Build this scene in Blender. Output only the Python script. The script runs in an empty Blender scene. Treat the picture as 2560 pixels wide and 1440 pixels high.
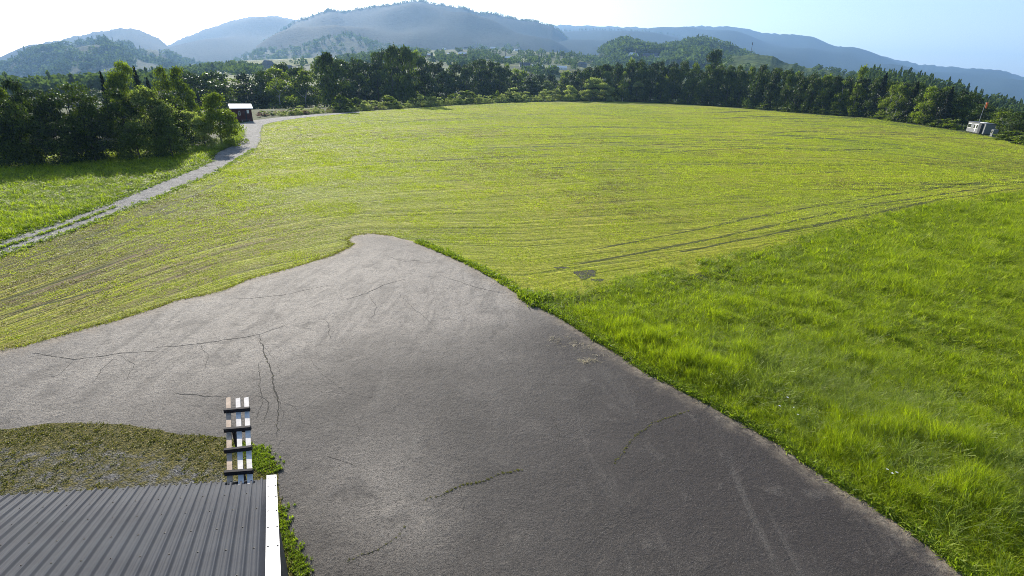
import bpy, math, random
import numpy as np
from mathutils import Matrix, Vector
from mathutils.geometry import delaunay_2d_cdt
R = math.radians
scene = bpy.context.scene
COL = scene.collection

# ------------------------------------------------------------------ camera
CAM_H, F, PITCH, ROLL = 10.0, 1280.0, R(22.1), R(1.5)
cam = bpy.data.cameras.new("camera")
cam.sensor_width = 36.0; cam.lens = 36.0 * F / 2560.0
cam.clip_start = 0.1; cam.clip_end = 40000
camo = bpy.data.objects.new("camera", cam); COL.objects.link(camo)
CM = Matrix.Rotation(math.pi / 2 - PITCH, 4, 'X') @ Matrix.Rotation(ROLL, 4, 'Z')
camo.matrix_world = Matrix.Translation((0, 0, CAM_H)) @ CM
scene.camera = camo
# ------------------------------------------------------------------ sky, sun, exposure
SUN_EL, SUN_AZ = R(24), R(-28)           # azimuth from +Y towards +X
w = bpy.data.worlds.new("World"); scene.world = w; w.use_nodes = True
nt = w.node_tree; bg = nt.nodes["Background"]
sky = nt.nodes.new("ShaderNodeTexSky"); sky.sky_type = 'NISHITA'; sky.sun_disc = False
sky.sun_elevation = SUN_EL; sky.sun_rotation = SUN_AZ
sky.air_density = 1.0; sky.dust_density = 1.2; sky.ozone_density = 1.6; sky.altitude = 100
nt.links.new(sky.outputs[0], bg.inputs[0]); bg.inputs[1].default_value = 0.10
sl = bpy.data.lights.new("sun", 'SUN'); sl.energy = 5.0; sl.angle = R(0.5); sl.color = (1.0, 0.93, 0.82)
so = bpy.data.objects.new("sun", sl); COL.objects.link(so)
sd = Vector((math.sin(SUN_AZ) * math.cos(SUN_EL), math.cos(SUN_AZ) * math.cos(SUN_EL), math.sin(SUN_EL)))
so.rotation_euler = (-sd).to_track_quat('-Z', 'Y').to_euler(); so.location = (0, 0, 60)
scene.view_settings.view_transform = 'Standard'; scene.view_settings.look = 'None'
scene.view_settings.exposure = 1.02; scene.view_settings.gamma = 1
scene.cycles.volume_bounces = 1; scene.cycles.max_bounces = 8
scene.cycles.volume_step_rate = 10
scene.cycles.pixel_filter_type = 'BLACKMAN_HARRIS'; scene.cycles.filter_width = 0.9
scene.cycles.use_denoising = True; scene.cycles.denoising_prefilter = 'NONE'; scene.cycles.sample_clamp_indirect = 3

# ------------------------------------------------------------------ helpers
M3 = np.array(CM.to_3x3()); CAMP = np.array([0, 0, CAM_H])
def ray(px, py):
    return M3 @ np.array([(px - 1280) / F, (720 - py) / F, -1.0])
def G(px, py, z=0.0):
    d = ray(px, py); return CAMP + d * ((z - CAM_H) / d[2])
def P(px, py, r):
    d = ray(px, py); return CAMP + d * (r / math.hypot(d[0], d[1]))
def proj(p):
    q = M3.T @ (np.asarray(p, float) - CAMP); return 1280 + F * q[0] / -q[2], 720 - F * q[1] / -q[2]
def ip(prof, x):
    return float(np.interp(x, [a for a, b in prof], [b for a, b in prof]))

def tag(o, label=None, cat=None, group=None, kind=None):
    if label: o['label'] = label
    if cat: o['category'] = cat
    if group: o['group'] = group
    if kind: o['kind'] = kind
    return o
def empty(name, loc=(0, 0, 0), rz=0.0):
    o = bpy.data.objects.new(name, None); COL.objects.link(o)
    o.location = loc; o.rotation_euler = (0, 0, rz); return o
def link(name, me, parent=None):
    o = bpy.data.objects.new(name, me); COL.objects.link(o)
    if parent: o.parent = parent
    return o
def npmesh(name, V, Fc, mat, smooth=False, attrs=None, fattrs=None):
    """V (n,3); Fc: array (m,k) or list of arrays of equal-size faces"""
    me = bpy.data.meshes.new(name)
    V = np.asarray(V, np.float32).reshape(-1, 3)
    Fs = Fc if isinstance(Fc, list) else [Fc]
    Fs = [np.asarray(f, np.int32) for f in Fs if len(f)]
    me.vertices.add(len(V)); me.vertices.foreach_set('co', V.ravel())
    idx = np.concatenate([f.ravel() for f in Fs]); cnt = np.concatenate([np.full(len(f), f.shape[1], np.int32) for f in Fs])
    me.loops.add(len(idx)); me.loops.foreach_set('vertex_index', idx)
    me.polygons.add(len(cnt)); me.polygons.foreach_set('loop_start', np.concatenate([[0], np.cumsum(cnt)[:-1]]).astype(np.int32))
    me.update(calc_edges=True)
    if smooth: me.polygons.foreach_set('use_smooth', np.ones(len(cnt), bool))
    for k, a in (attrs or {}).items():
        at = me.attributes.new(k, 'FLOAT', 'POINT'); at.data.foreach_set('value', np.asarray(a, np.float32))
    for k, a in (fattrs or {}).items():
        at = me.attributes.new(k, 'FLOAT', 'FACE'); at.data.foreach_set('value', np.asarray(a, np.float32))
    me.materials.append(mat); me.validate(); return me
class MB:
    def __init__(s): s.v = []; s.f = []
    def hexa(s, c8):
        n = len(s.v); s.v += [tuple(c) for c in c8]
        s.f += [tuple(n + i for i in q) for q in ((0, 3, 2, 1), (4, 5, 6, 7), (0, 1, 5, 4), (1, 2, 6, 5), (2, 3, 7, 6), (3, 0, 4, 7))]
    def box(s, x0, x1, y0, y1, z0, z1):
        s.hexa([(x0, y0, z0), (x1, y0, z0), (x1, y1, z0), (x0, y1, z0), (x0, y0, z1), (x1, y0, z1), (x1, y1, z1), (x0, y1, z1)])
    def beam(s, a, b, wx, wz, up=(0, 0, 1)):
        a = np.array(a, float); b = np.array(b, float); d = b - a; d /= np.linalg.norm(d)
        sx = np.cross(d, up); sx /= np.linalg.norm(sx); u = np.cross(sx, d)
        c = []
        for p in (a, b):
            c += [p - sx * wx / 2 - u * wz / 2, p + sx * wx / 2 - u * wz / 2, p + sx * wx / 2 + u * wz / 2, p - sx * wx / 2 + u * wz / 2]
        s.hexa(c)
    def tube(s, pts, rad, n=8, cap=True):
        pts = [np.array(p, float) for p in pts]; base = len(s.v)
        for i, p in enumerate(pts):
            d = pts[min(i + 1, len(pts) - 1)] - pts[max(i - 1, 0)]; d /= np.linalg.norm(d) + 1e-9
            ax = np.cross(d, (0, 0, 1) if abs(d[2]) < .9 else (1, 0, 0)); ax /= np.linalg.norm(ax); ay = np.cross(d, ax)
            r = rad[i] if hasattr(rad, '__len__') else rad
            for k in range(n):
                t = 2 * math.pi * k / n; s.v.append(tuple(p + r * (math.cos(t) * ax + math.sin(t) * ay)))
        for i in range(len(pts) - 1):
            for k in range(n):
                a = base + i * n + k; b = base + i * n + (k + 1) % n
                s.f.append((a, b, b + n, a + n))
        if cap:
            s.f.append(tuple(base + k for k in range(n))[::-1]); s.f.append(tuple(base + (len(pts) - 1) * n + k for k in range(n)))
    def mesh(s, name, mat, smooth=False):
        me = bpy.data.meshes.new(name); me.from_pydata(s.v, [], s.f); me.materials.append(mat)
        if smooth:
            for p in me.polygons: p.use_smooth = True
        me.update(); return me
    def build(s, name, mat, parent=None, smooth=False): return link(name, s.mesh(name, mat, smooth), parent)

# ------------------------------------------------------------------ materials
class NT:
    def __init__(s, name):
        s.m = bpy.data.materials.new(name); s.m.use_nodes = True; s.t = s.m.node_tree; s.b = s.t.nodes['Principled BSDF']
        s.out = s.t.nodes['Material Output']
    def n(s, typ, **kw):
        nd = s.t.nodes.new('ShaderNode' + typ)
        for k, v in kw.items():
            if k.startswith('i_'): nd.inputs[int(k[2:]) if k[2:].isdigit() else k[2:].replace('_', ' ')].default_value = v
            else: setattr(nd, k, v)
        return nd
    def l(s, a, b): s.t.links.new(a, b)
    def coords(s): return s.n('NewGeometry').outputs['Position']
    def noise(s, vec, scale, detail=4, rough=0.55, dist=0.0):
        nd = s.n('TexNoise'); nd.inputs['Scale'].default_value = scale; nd.inputs['Detail'].default_value = detail
        nd.inputs['Roughness'].default_value = rough; nd.inputs['Distortion'].default_value = dist
        s.l(vec, nd.inputs['Vector']); return nd.outputs['Fac']
    def ramp(s, fac, stops):
        nd = s.n('ValToRGB'); e = nd.color_ramp.elements
        while len(e) < len(stops): e.new(0.5)
        for q, (p, c) in zip(e, stops): q.position = p; q.color = c if len(c) == 4 else (*c, 1)
        s.l(fac, nd.inputs[0]); return nd.outputs[0]
    def mix(s, fac, a, b, mode='MIX'):
        nd = s.n('Mix', data_type='RGBA', blend_type=mode)
        for sock, v in ((nd.inputs[0], fac), (nd.inputs[6], a), (nd.inputs[7], b)):
            if hasattr(v, 'is_output'): s.l(v, sock)
            else: sock.default_value = v if isinstance(v, (int, float)) else ((*v, 1) if len(v) == 3 else v)
        return nd.outputs[2]
    def math(s, op, a, b=0.0, c=None, clamp=False):
        nd = s.n('Math', operation=op, use_clamp=clamp)
        for i, v in enumerate((a, b) if c is None else (a, b, c)):
            if hasattr(v, 'is_output'): s.l(v, nd.inputs[i])
            else: nd.inputs[i].default_value = v
        return nd.outputs[0]
    def attr(s, name): return s.n('Attribute', attribute_name=name).outputs['Fac']
    def bump(s, h, strength, dist):
        nd = s.n('Bump'); nd.inputs['Strength'].default_value = strength; nd.inputs['Distance'].default_value = dist
        s.l(h, nd.inputs['Height']); s.l(nd.outputs[0], s.b.inputs['Normal']); return nd.outputs[0]
    def set(s, color=None, rough=0.8, metal=0.0, spec=0.5):
        if color is not None:
            if hasattr(color, 'is_output'): s.l(color, s.b.inputs['Base Color'])
            else: s.b.inputs['Base Color'].default_value = (*color, 1)
        if hasattr(rough, 'is_output'): s.l(rough, s.b.inputs['Roughness'])
        else: s.b.inputs['Roughness'].default_value = rough
        s.b.inputs['Metallic'].default_value = metal; s.b.inputs['Specular IOR Level'].default_value = spec
        return s.m
    def scaled(s, vec, sc):
        nd = s.n('Mapping'); nd.inputs['Scale'].default_value = sc; s.l(vec, nd.inputs['Vector']); return nd.outputs[0]

def plain(name, col, rough=0.7, metal=0.0, var=0.15, scale=6.0, spec=0.4, coord='Object'):
    t = NT(name); c = t.n('TexCoord').outputs[coord]
    f = t.noise(c, scale, 5, 0.6)
    lo = tuple(x * (1 - var * 1.6) for x in col); hi = tuple(min(1, x * (1 + var)) for x in col)
    return t.set(t.ramp(f, [(0.3, lo), (0.7, hi)]), rough, metal, spec)

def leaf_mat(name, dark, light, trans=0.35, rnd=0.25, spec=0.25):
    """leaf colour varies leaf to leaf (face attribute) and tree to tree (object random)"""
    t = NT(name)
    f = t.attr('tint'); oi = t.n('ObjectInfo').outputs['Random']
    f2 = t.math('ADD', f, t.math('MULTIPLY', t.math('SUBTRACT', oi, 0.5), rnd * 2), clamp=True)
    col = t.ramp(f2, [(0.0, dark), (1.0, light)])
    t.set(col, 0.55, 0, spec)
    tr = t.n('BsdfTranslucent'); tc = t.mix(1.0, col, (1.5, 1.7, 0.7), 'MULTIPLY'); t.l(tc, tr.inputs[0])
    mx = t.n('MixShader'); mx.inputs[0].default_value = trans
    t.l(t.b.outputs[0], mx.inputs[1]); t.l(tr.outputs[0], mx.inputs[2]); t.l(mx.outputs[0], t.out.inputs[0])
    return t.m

def m_field():
    t = NT('mown_grass'); pos = t.coords()
    cu = t.n('CombineXYZ'); t.l(t.attr('row_u'), cu.inputs[0]); t.l(t.attr('row_v'), cu.inputs[1])
    uv = cu.outputs[0]
    s1 = t.noise(t.scaled(uv, (0.018, 0.42, 1)), 1.0, 6, 0.62, 0.25)     # long swath streaks
    s2 = t.noise(t.scaled(uv, (0.07, 1.9, 1)), 1.0, 5, 0.6, 0.3)
    big = t.noise(pos, 0.035, 4, 0.55)
    mid = t.noise(pos, 0.6, 5, 0.65)
    fine = t.noise(pos, 7.0, 6, 0.75)
    base = t.ramp(big, [(0.3, (0.19, 0.24, 0.014)), (0.5, (0.29, 0.30, 0.020)), (0.7, (0.36, 0.32, 0.035))])
    c = t.mix(t.math('MULTIPLY', t.attr('far'), t.ramp(s1, [(0.40, (1, 1, 1)), (0.49, (0, 0, 0))])), base, (0.055, 0.085, 0.008))  # low-sun shade of the swaths put into the streak colour
    c = t.mix(t.ramp(s2, [(0.38, (.85, .85, .85)), (0.46, (0, 0, 0))]), c, (0.075, 0.09, 0.013))
    c = t.mix(t.ramp(s1, [(0.56, (0, 0, 0)), (0.75, (.7, .7, .7))]), c, (0.26, 0.26, 0.045))
    c = t.mix(t.ramp(mid, [(0.60, (0, 0, 0)), (0.78, (.8, .8, .8))]), c, (0.15, 0.115, 0.035))
    c = t.mix(t.ramp(fine, [(0.34, (1, 1, 1)), (0.5, (0, 0, 0))]), c, (0.055, 0.065, 0.012))
    # worn brown soil along the left of the field
    c = t.mix(t.math('MULTIPLY', t.attr('worn'), t.ramp(t.noise(t.scaled(uv, (0.06, 0.6, 1)), 1.0, 6, 0.7), [(0.42, (0, 0, 0)), (0.6, (1, 1, 1))])), c, (0.12, 0.085, 0.045))
    h = t.math('ADD', t.math('MULTIPLY', s1, 0.9), t.math('ADD', t.math('MULTIPLY', s2, 0.45), t.math('MULTIPLY', fine, 0.10)))
    t.bump(h, 0.9, 0.55)
    return t.set(c, 0.9, 0, 0.15)
def m_meadow(name, a, b):
    t = NT(name); pos = t.coords()
    c = t.ramp(t.noise(pos, 0.9, 7, 0.7), [(0.3, a), (0.7, b)])
    h = t.noise(pos, 3.0, 6, 0.8); t.bump(h, 1.0, 0.15)
    return t.set(c, 0.9, 0, 0.15)
def m_asphalt():
    t = NT('asphalt'); pos = t.coords()
    big = t.noise(pos, 0.22, 5, 0.6, 0.6); mid = t.noise(pos, 0.9, 8, 0.72, 0.5)
    grain = t.noise(pos, 34.0, 3, 0.8); g2 = t.noise(pos, 10.0, 6, 0.75)
    streak = t.noise(t.scaled(pos, (0.8, 0.22, 1)), 1.0, 8, 0.7, 1.6)
    diag = t.noise(t.scaled(t.scaled(pos, (1, 1, 1)), (0.9, 0.14, 1)), 1.0, 6, 0.65, 0.8)
    c = t.ramp(big, [(0.35, (0.056, 0.050, 0.044)), (0.65, (0.103, 0.092, 0.082))])
    c = t.mix(t.math('MULTIPLY', t.attr('pale'), t.ramp(mid, [(0.3, (.6, .6, .6)), (0.6, (1.2, 1.2, 1.2))]), clamp=True), c, (0.309, 0.277, 0.238))
    c = t.mix(t.math('MULTIPLY', t.attr('dark'), 0.8), c, (0.032, 0.025, 0.023))
    c = t.mix(t.ramp(mid, [(0.56, (0, 0, 0)), (0.70, (.45, .45, .45))]), c, (0.181, 0.161, 0.138))
    c = t.mix(t.ramp(mid, [(0.32, (.5, .5, .5)), (0.44, (0, 0, 0))]), c, (0.044, 0.039, 0.036))
    c = t.mix(t.ramp(diag, [(0.56, (0, 0, 0)), (0.70, (.35, .35, .35))]), c, (0.200, 0.183, 0.159))
    c = t.mix(t.math('MULTIPLY', t.attr('pale'), t.ramp(streak, [(0.46, (0, 0, 0)), (0.62, (.6, .6, .6))])), c, (0.100, 0.090, 0.079))
    c = t.mix(t.ramp(grain, [(0.38, (.9, .9, .9)), (0.5, (0, 0, 0))]), c, (0.021, 0.019, 0.018))
    c = t.mix(t.ramp(grain, [(0.58, (0, 0, 0)), (0.70, (.55, .55, .55))]), c, (0.234, 0.217, 0.195))
    c = t.mix(t.ramp(g2, [(0.36, (.6, .6, .6)), (0.48, (0, 0, 0))]), c, (0.034, 0.030, 0.029))
    edge = t.attr('edge')          # 1 at the rim of the paving, 0 from half a metre inwards
    em = t.math('MULTIPLY', edge, t.ramp(t.noise(pos, 1.6, 7, 0.75), [(0.38, (0, 0, 0)), (0.56, (1.4, 1.4, 1.4))]), clamp=True)
    c = t.mix(em, c, t.ramp(g2, [(0.35, (0.124, 0.091, 0.064)), (0.6, (0.265, 0.224, 0.170))]))
    t.bump(t.math('ADD', t.math('MULTIPLY', grain, 0.35), t.math('ADD', g2, t.math('MULTIPLY', mid, 2.0))), 0.9, 0.035)
    return t.set(c, 0.78, 0, 0.25)
def m_gravel(name, c0, c1, scale=9):
    t = NT(name); pos = t.coords()
    v = t.n('TexVoronoi'); v.inputs['Scale'].default_value = scale * 2; t.l(pos, v.inputs['Vector'])
    rc = t.n('SeparateColor'); t.l(v.outputs['Color'], rc.inputs[0])
    c = t.ramp(rc.outputs[0], [(0.1, c0), (0.9, c1)])
    mid = t.noise(pos, 0.9, 6, 0.7)
    c = t.mix(t.ramp(mid, [(0.4, (0, 0, 0)), (0.65, (.55, .55, .55))]), c, tuple(x * 1.5 for x in c1))
    c = t.mix(t.ramp(mid, [(0.28, (.7, .7, .7)), (0.42, (0, 0, 0))]), c, tuple(x * 0.55 for x in c0))
    t.bump(t.math('ADD', v.outputs['Distance'], t.math('MULTIPLY', mid, 3)), 0.8, 0.08)
    return t.set(c, 0.9, 0, 0.2)
def m_island():
    t = NT('mossy_gravel'); pos = t.coords()
    v = t.n('TexVoronoi'); v.inputs['Scale'].default_value = 24; t.l(pos, v.inputs['Vector'])
    rc = t.n('SeparateColor'); t.l(v.outputs['Color'], rc.inputs[0])
    gr = t.ramp(rc.outputs[0], [(0.1, (0.05, 0.05, 0.052)), (0.9, (0.21, 0.205, 0.20))])
    n1 = t.noise(pos, 3.2, 7, 0.75); fine = t.noise(pos, 16, 4, 0.8)
    mossm = t.math('ADD', t.math('MULTIPLY', n1, 1.0), t.math('MULTIPLY', t.attr('edge'), 0.30))
    moss = t.ramp(fine, [(0.35, (0.022, 0.030, 0.006)), (0.5, (0.095, 0.085, 0.014)), (0.66, (0.22, 0.18, 0.04))])
    c = t.mix(t.ramp(mossm, [(0.40, (0, 0, 0)), (0.58, (1, 1, 1))]), gr, moss)
    t.bump(t.math('ADD', v.outputs['Distance'], t.math('MULTIPLY', fine, 1.5)), 0.9, 0.05)
    return t.set(c, 0.9, 0, 0.2)
def m_hill(name, c0, c1, c2, s=0.004, clear=0.0):
    t = NT(name); pos = t.coords()
    n1 = t.noise(pos, s, 7, 0.6); n2 = t.noise(pos, s * 9, 6, 0.7); n3 = t.noise(pos, 0.09, 3, 0.7)
    c = t.ramp(n1, [(0.35, c0), (0.62, c1)])
    c = t.mix(t.ramp(n2, [(0.62 - clear, (0, 0, 0)), (0.68 - clear, (.8, .8, .8))]), c, c2)
    c = t.mix(t.ramp(n3, [(0.38, (.8, .8, .8)), (0.55, (0, 0, 0))]), c, tuple(x * 0.35 for x in c0))
    t.bump(t.math('ADD', n3, t.math('MULTIPLY', n2, 2)), 0.45, 12.0)
    return t.set(c, 0.95, 0, 0.05)

MT = dict(
    field=m_field(), asphalt=m_asphalt(), island=m_island(),
    meadow_r=m_meadow('shaded_meadow_soil', (0.018, 0.028, 0.006), (0.06, 0.09, 0.012)),  # soil darkened so the gaps between tufts look shaded
    forest=m_meadow('forest_floor', (0.012, 0.016, 0.006), (0.045, 0.06, 0.015)),
    road=m_gravel('track_gravel', (0.075, 0.075, 0.078), (0.22, 0.215, 0.205), 5),
    crack=plain('crack_dirt', (0.030, 0.028, 0.024), 0.95, var=0.5),
    grass_long=leaf_mat('long_grass', (0.050, 0.100, 0.006), (0.34, 0.385, 0.018), 0.5, 0.42),
    grass_seed=leaf_mat('seeding_grass', (0.06, 0.10, 0.018), (0.27, 0.31, 0.07), 0.45, 0.35),
    grass_short=leaf_mat('short_grass', (0.15, 0.19, 0.011), (0.50, 0.52, 0.050), 0.45, 0.35),
    weed=leaf_mat('broad_weeds', (0.075, 0.12, 0.010), (0.28, 0.34, 0.03), 0.45, 0.3),
    moss=leaf_mat('moss_tufts', (0.065, 0.075, 0.012), (0.25, 0.23, 0.04), 0.25, 0.3),
    straw=leaf_mat('dry_straw', (0.22, 0.18, 0.11), (0.50, 0.43, 0.30), 0.2, 0.3),
    birch=leaf_mat('birch_leaves', (0.018, 0.034, 0.004), (0.22, 0.27, 0.022), 0.40, 0.22),
    alder=leaf_mat('alder_leaves', (0.006, 0.015, 0.003), (0.11, 0.155, 0.015), 0.20, 0.22),
    willow=leaf_mat('willow_leaves', (0.055, 0.080, 0.020), (0.42, 0.45, 0.15), 0.42, 0.2),
    spruce=leaf_mat('spruce_needles', (0.004, 0.010, 0.004), (0.022, 0.038, 0.012), 0.05, 0.2),
    shrubleaf=leaf_mat('pale_willow_leaves', (0.11, 0.13, 0.045), (0.50, 0.52, 0.24), 0.5, 0.2),
    fire=leaf_mat('fireweed', (0.12, 0.09, 0.06), (0.36, 0.20, 0.27), 0.3, 0.2),
    farleaf=leaf_mat('far_leaves', (0.035, 0.058, 0.018), (0.11, 0.15, 0.040), 0.3, 0.2, 0.0),
    bark=plain('bark', (0.09, 0.075, 0.06), 0.9, var=0.4, scale=3),
    bark_b=plain('birch_bark', (0.38, 0.36, 0.33), 0.8, var=0.4, scale=3),
    hillC=m_hill('far_forest', (0.014, 0.026, 0.012), (0.022, 0.036, 0.016), (0.03, 0.045, 0.02)),
    hillA=m_hill('hill_forest', (0.022, 0.040, 0.014), (0.045, 0.068, 0.022), (0.10, 0.13, 0.05), 0.006, 0.03),
    valley=m_hill('valley_farmland', (0.035, 0.055, 0.018), (0.07, 0.095, 0.030), (0.16, 0.18, 0.06), 0.006, 0.06),
    hay=m_hill('hay_field', (0.17, 0.19, 0.06), (0.24, 0.25, 0.09), (0.28, 0.27, 0.12), 0.01),
    hillG=m_hill('grazed_hill', (0.05, 0.085, 0.02), (0.10, 0.14, 0.035), (0.15, 0.17, 0.05), 0.012, 0.05),
)
def metal_roof():
    t = NT('painted_sheet_metal'); pos = t.coords()
    n = t.noise(pos, 1.3, 5, 0.6); f = t.noise(pos, 22, 4, 0.7)
    c = t.ramp(n, [(0.3, (0.027, 0.031, 0.042)), (0.7, (0.038, 0.044, 0.057))])
    c = t.mix(t.ramp(f, [(0.70, (0, 0, 0)), (0.78, (.35, .35, .35))]), c, (0.15, 0.15, 0.145))
    t.bump(n, 0.15, 0.02)
    return t.set(c, 0.7, 0.0, 0.10)
MT['roofmetal'] = metal_roof()
MT['trim'] = plain('pale_metal_trim', (0.62, 0.62, 0.64), 0.42, 0.0, 0.06, 2.0, 0.6)
MT['screw'] = plain('screw_rubber', (0.02, 0.02, 0.022), 0.6)
MT['wallwood'] = plain('dark_board', (0.09, 0.075, 0.065), 0.85, var=0.3)
MT['tan'] = plain('tan_plank', (0.46, 0.35, 0.26), 0.8, var=0.2, scale=9)
MT['whitewood'] = plain('bleached_plank', (0.66, 0.62, 0.58), 0.8, var=0.12, scale=9)
MT['darkwood'] = plain('dark_batten', (0.018, 0.016, 0.020), 0.8, var=0.2)  # near-black wood, one tone all over
MT['red'] = plain('falu_red_board', (0.075, 0.018, 0.014), 0.8, var=0.2)
MT['barnred'] = plain('barn_red_board', (0.20, 0.045, 0.03), 0.8, var=0.2)
MT['white'] = plain('white_paint', (0.72, 0.72, 0.70), 0.6, var=0.06)
MT['glareroof'] = plain('glare_sheet_roof', (0.78, 0.77, 0.75), 0.45, 0.0, 0.05, 3, 0.7)  # white colour stands in for sun glare on sheet-metal roofs
MT['darkroof'] = plain('slate_roof', (0.055, 0.06, 0.075), 0.5, var=0.2)
MT['glass'] = plain('dark_glass', (0.015, 0.018, 0.025), 0.15, 0, 0.1, 3, 0.8)
MT['cabin'] = plain('grey_cabin_panel', (0.15, 0.16, 0.165), 0.6, var=0.12)
MT['orange'] = plain('orange_cloth', (0.62, 0.13, 0.03), 0.8, var=0.08)
MT['galv'] = plain('galvanised_steel', (0.40, 0.41, 0.42), 0.45, 0.6, 0.1)
MT['darkmetal'] = plain('dark_metal', (0.03, 0.035, 0.045), 0.5, 0, 0.2)
MT['blue'] = plain('blue_tarp', (0.03, 0.05, 0.12), 0.6, 0, 0.2)
MT['flower'] = plain('white_petals', (0.75, 0.75, 0.72), 0.7, 0, 0.1)

# ------------------------------------------------------------------ terrain
YV = [(-500, 255), (0, 218), (200, 200), (430, 178), (600, 152), (850, 142), (1000, 127), (1200, 122), (1420, 132), (1500, 150), (1700, 168), (1850, 175), (2000, 190), (2200, 222), (2560, 305), (3000, 350)]
FE = [(-400, 380), (0, 330), (300, 308), (600, 298), (770, 287), (900, 278), (1000, 272), (1150, 262), (1280, 256), (1400, 253), (1550, 253), (1700, 260), (1850, 270), (2000, 283), (2180, 296), (2300, 313), (2400, 328), (2480, 343), (2560, 364), (3000, 480)]
def px_of_az(a):
    return proj((1000 * math.sin(a), 1000 * math.cos(a), CAM_H))[0] if abs(a) < R(56) else (3200 if a > 0 else -650)
AZT = np.linspace(-math.pi, math.pi, 1441)
PXT = np.array([px_of_az(a) for a in AZT])
def _edge_r(px):
    px = min(max(px, -400), 3000); g = G(px, ip(FE, px)); return math.hypot(g[0], g[1])
RET = np.array([_edge_r(p) for p in PXT])
def _zv(px):
    d = ray(px, ip(YV, px)); return CAM_H + 1500 * d[2] / math.hypot(d[0], d[1])
ZVT = np.array([_zv(min(max(p, -500), 3000)) for p in PXT])
def H(x, y):
    x = np.asarray(x, float); y = np.asarray(y, float)
    a = np.arctan2(x, y); r = np.hypot(x, y)
    re = np.interp(a, AZT, RET) + 25; zv = np.interp(a, AZT, ZVT)
    t1 = np.clip((r - re) / 90, 0, 1); t1 = t1 * t1 * (3 - 2 * t1)
    t2 = np.clip((r - re - 90) / (1500 - re - 90), 0, 1)
    z = -4 * t1 * (1 - t2) + zv * t2
    return z + np.where(t2 > 0, np.sin(x * .011 + 1) * np.cos(y * .009) * 5 * np.clip(t2 * 4, 0, 1) * (1 - t2), 0)
def land(px, py):
    h = hit(px, py)
    if h is not None: return h
    p = P(px, py, 1450); p[2] = float(H(p[0], p[1])); return p
def hit(px, py, rmax=2600):
    d = ray(px, py); d = d / math.hypot(d[0], d[1])
    rs = np.concatenate([np.arange(60, 600, 4), np.arange(600, rmax, 10)])
    pts = CAMP[None] + d[None] * rs[:, None]
    below = pts[:, 2] <= H(pts[:, 0], pts[:, 1])
    if not below.any():
        return pts[-1] if rmax < 2600 else None
    return pts[int(np.argmax(below))]

az = np.concatenate([np.linspace(-math.pi, -R(60), 24)[:-1], np.linspace(-R(60), R(60), 361), np.linspace(R(60), math.pi, 24)[1:]])
rr = np.concatenate([[3, 6, 10, 15, 20, 30, 40, 60, 80], np.arange(100, 420, 8), np.arange(420, 1500, 30), [1500, 1700, 2200, 3000, 4500, 7000, 10500]])
A, RR = np.meshgrid(az, rr); X = RR * np.sin(A); Y = RR * np.cos(A); Z = H(X, Y)
V = np.stack([X, Y, Z], -1).reshape(-1, 3); V = np.vstack([V, [0, 0, 0]])
na = len(az); quads = []
I, J = np.meshgrid(np.arange(len(rr) - 1), np.arange(na - 1), indexing='ij')
b = (I * na + J).ravel(); q = np.stack([b, b + na, b + na + 1, b + 1], 1)
tri = np.stack([np.full(na - 1, len(V) - 1), np.arange(na - 1), np.arange(1, na)], 1)[:, [0, 1, 2]]
def m_ground():
    t = NT('ground_cover'); pos = t.coords()
    ln = t.n('VectorMath', operation='LENGTH'); t.l(pos, ln.inputs[0])
    near = t.ramp(t.noise(pos, 0.5, 7, 0.7), [(0.3, (0.022, 0.032, 0.009)), (0.7, (0.07, 0.09, 0.022))])
    n1 = t.noise(pos, 0.006, 7, 0.6); n2 = t.noise(pos, 0.03, 5, 0.7)
    far = t.ramp(n1, [(0.38, (0.030, 0.050, 0.016)), (0.5, (0.06, 0.085, 0.026)), (0.56, (0.15, 0.18, 0.055)), (0.66, (0.20, 0.20, 0.08))])
    far = t.mix(t.ramp(n2, [(0.4, (.7, .7, .7)), (0.52, (0, 0, 0))]), far, (0.018, 0.03, 0.012))
    f = t.n('MapRange'); f.inputs[1].default_value = 330; f.inputs[2].default_value = 420; t.l(ln.outputs['Value'], f.inputs[0])
    t.bump(t.noise(pos, 0.6, 6, 0.7), 0.6, 0.6)
    return t.set(t.mix(f.outputs[0], near, far), 0.95, 0, 0.1)
g = link('ground', npmesh('ground', V, [q, tri], m_ground(), True)); tag(g, kind='structure')

# ------------------------------------------------------------------ sheets
rng = np.random.default_rng(5)
def densify(poly, step, jit, closed=True, seed=1):
    rg = np.random.default_rng(seed); out = []
    n = len(poly)
    for i in range(n if closed else n - 1):
        a = np.array(poly[i], float); b = np.array(poly[(i + 1) % n], float); L = np.linalg.norm(b - a)
        k = max(1, int(L / step))
        for j in range(k):
            p = a + (b - a) * j / k
            out.append(p + (rg.normal(0, jit, 2) if jit else 0))
    if not closed: out.append(np.array(poly[-1], float))
    return np.array(out)
def jag(poly, amp, seed=0):
    """crumbled outline: two scales of wobble on a dense closed outline"""
    rg = np.random.default_rng(seed); n = len(poly); out = np.array(poly)
    for k, a in ((4, .6), (11, .4)):
        m = max(4, n // k); w = rg.normal(0, amp * a, (m + 1, 2)); w[-1] = w[0]
        out = out + np.column_stack([np.interp(np.linspace(0, m, n), np.arange(m + 1), w[:, j]) for j in (0, 1)])
    return out
def segdist(pts, line, closed=True):
    a = line if closed else line[:-1]; b = np.roll(line, -1, 0) if closed else line[1:]
    best = np.full(len(pts), 1e9)
    for i in range(len(a)):
        d = b[i] - a[i]; L = (d @ d) + 1e-12
        t = np.clip(((pts - a[i]) @ d) / L, 0, 1)
        best = np.minimum(best, np.linalg.norm(pts - a[i] - t[:, None] * d, axis=1))
    return best
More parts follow.
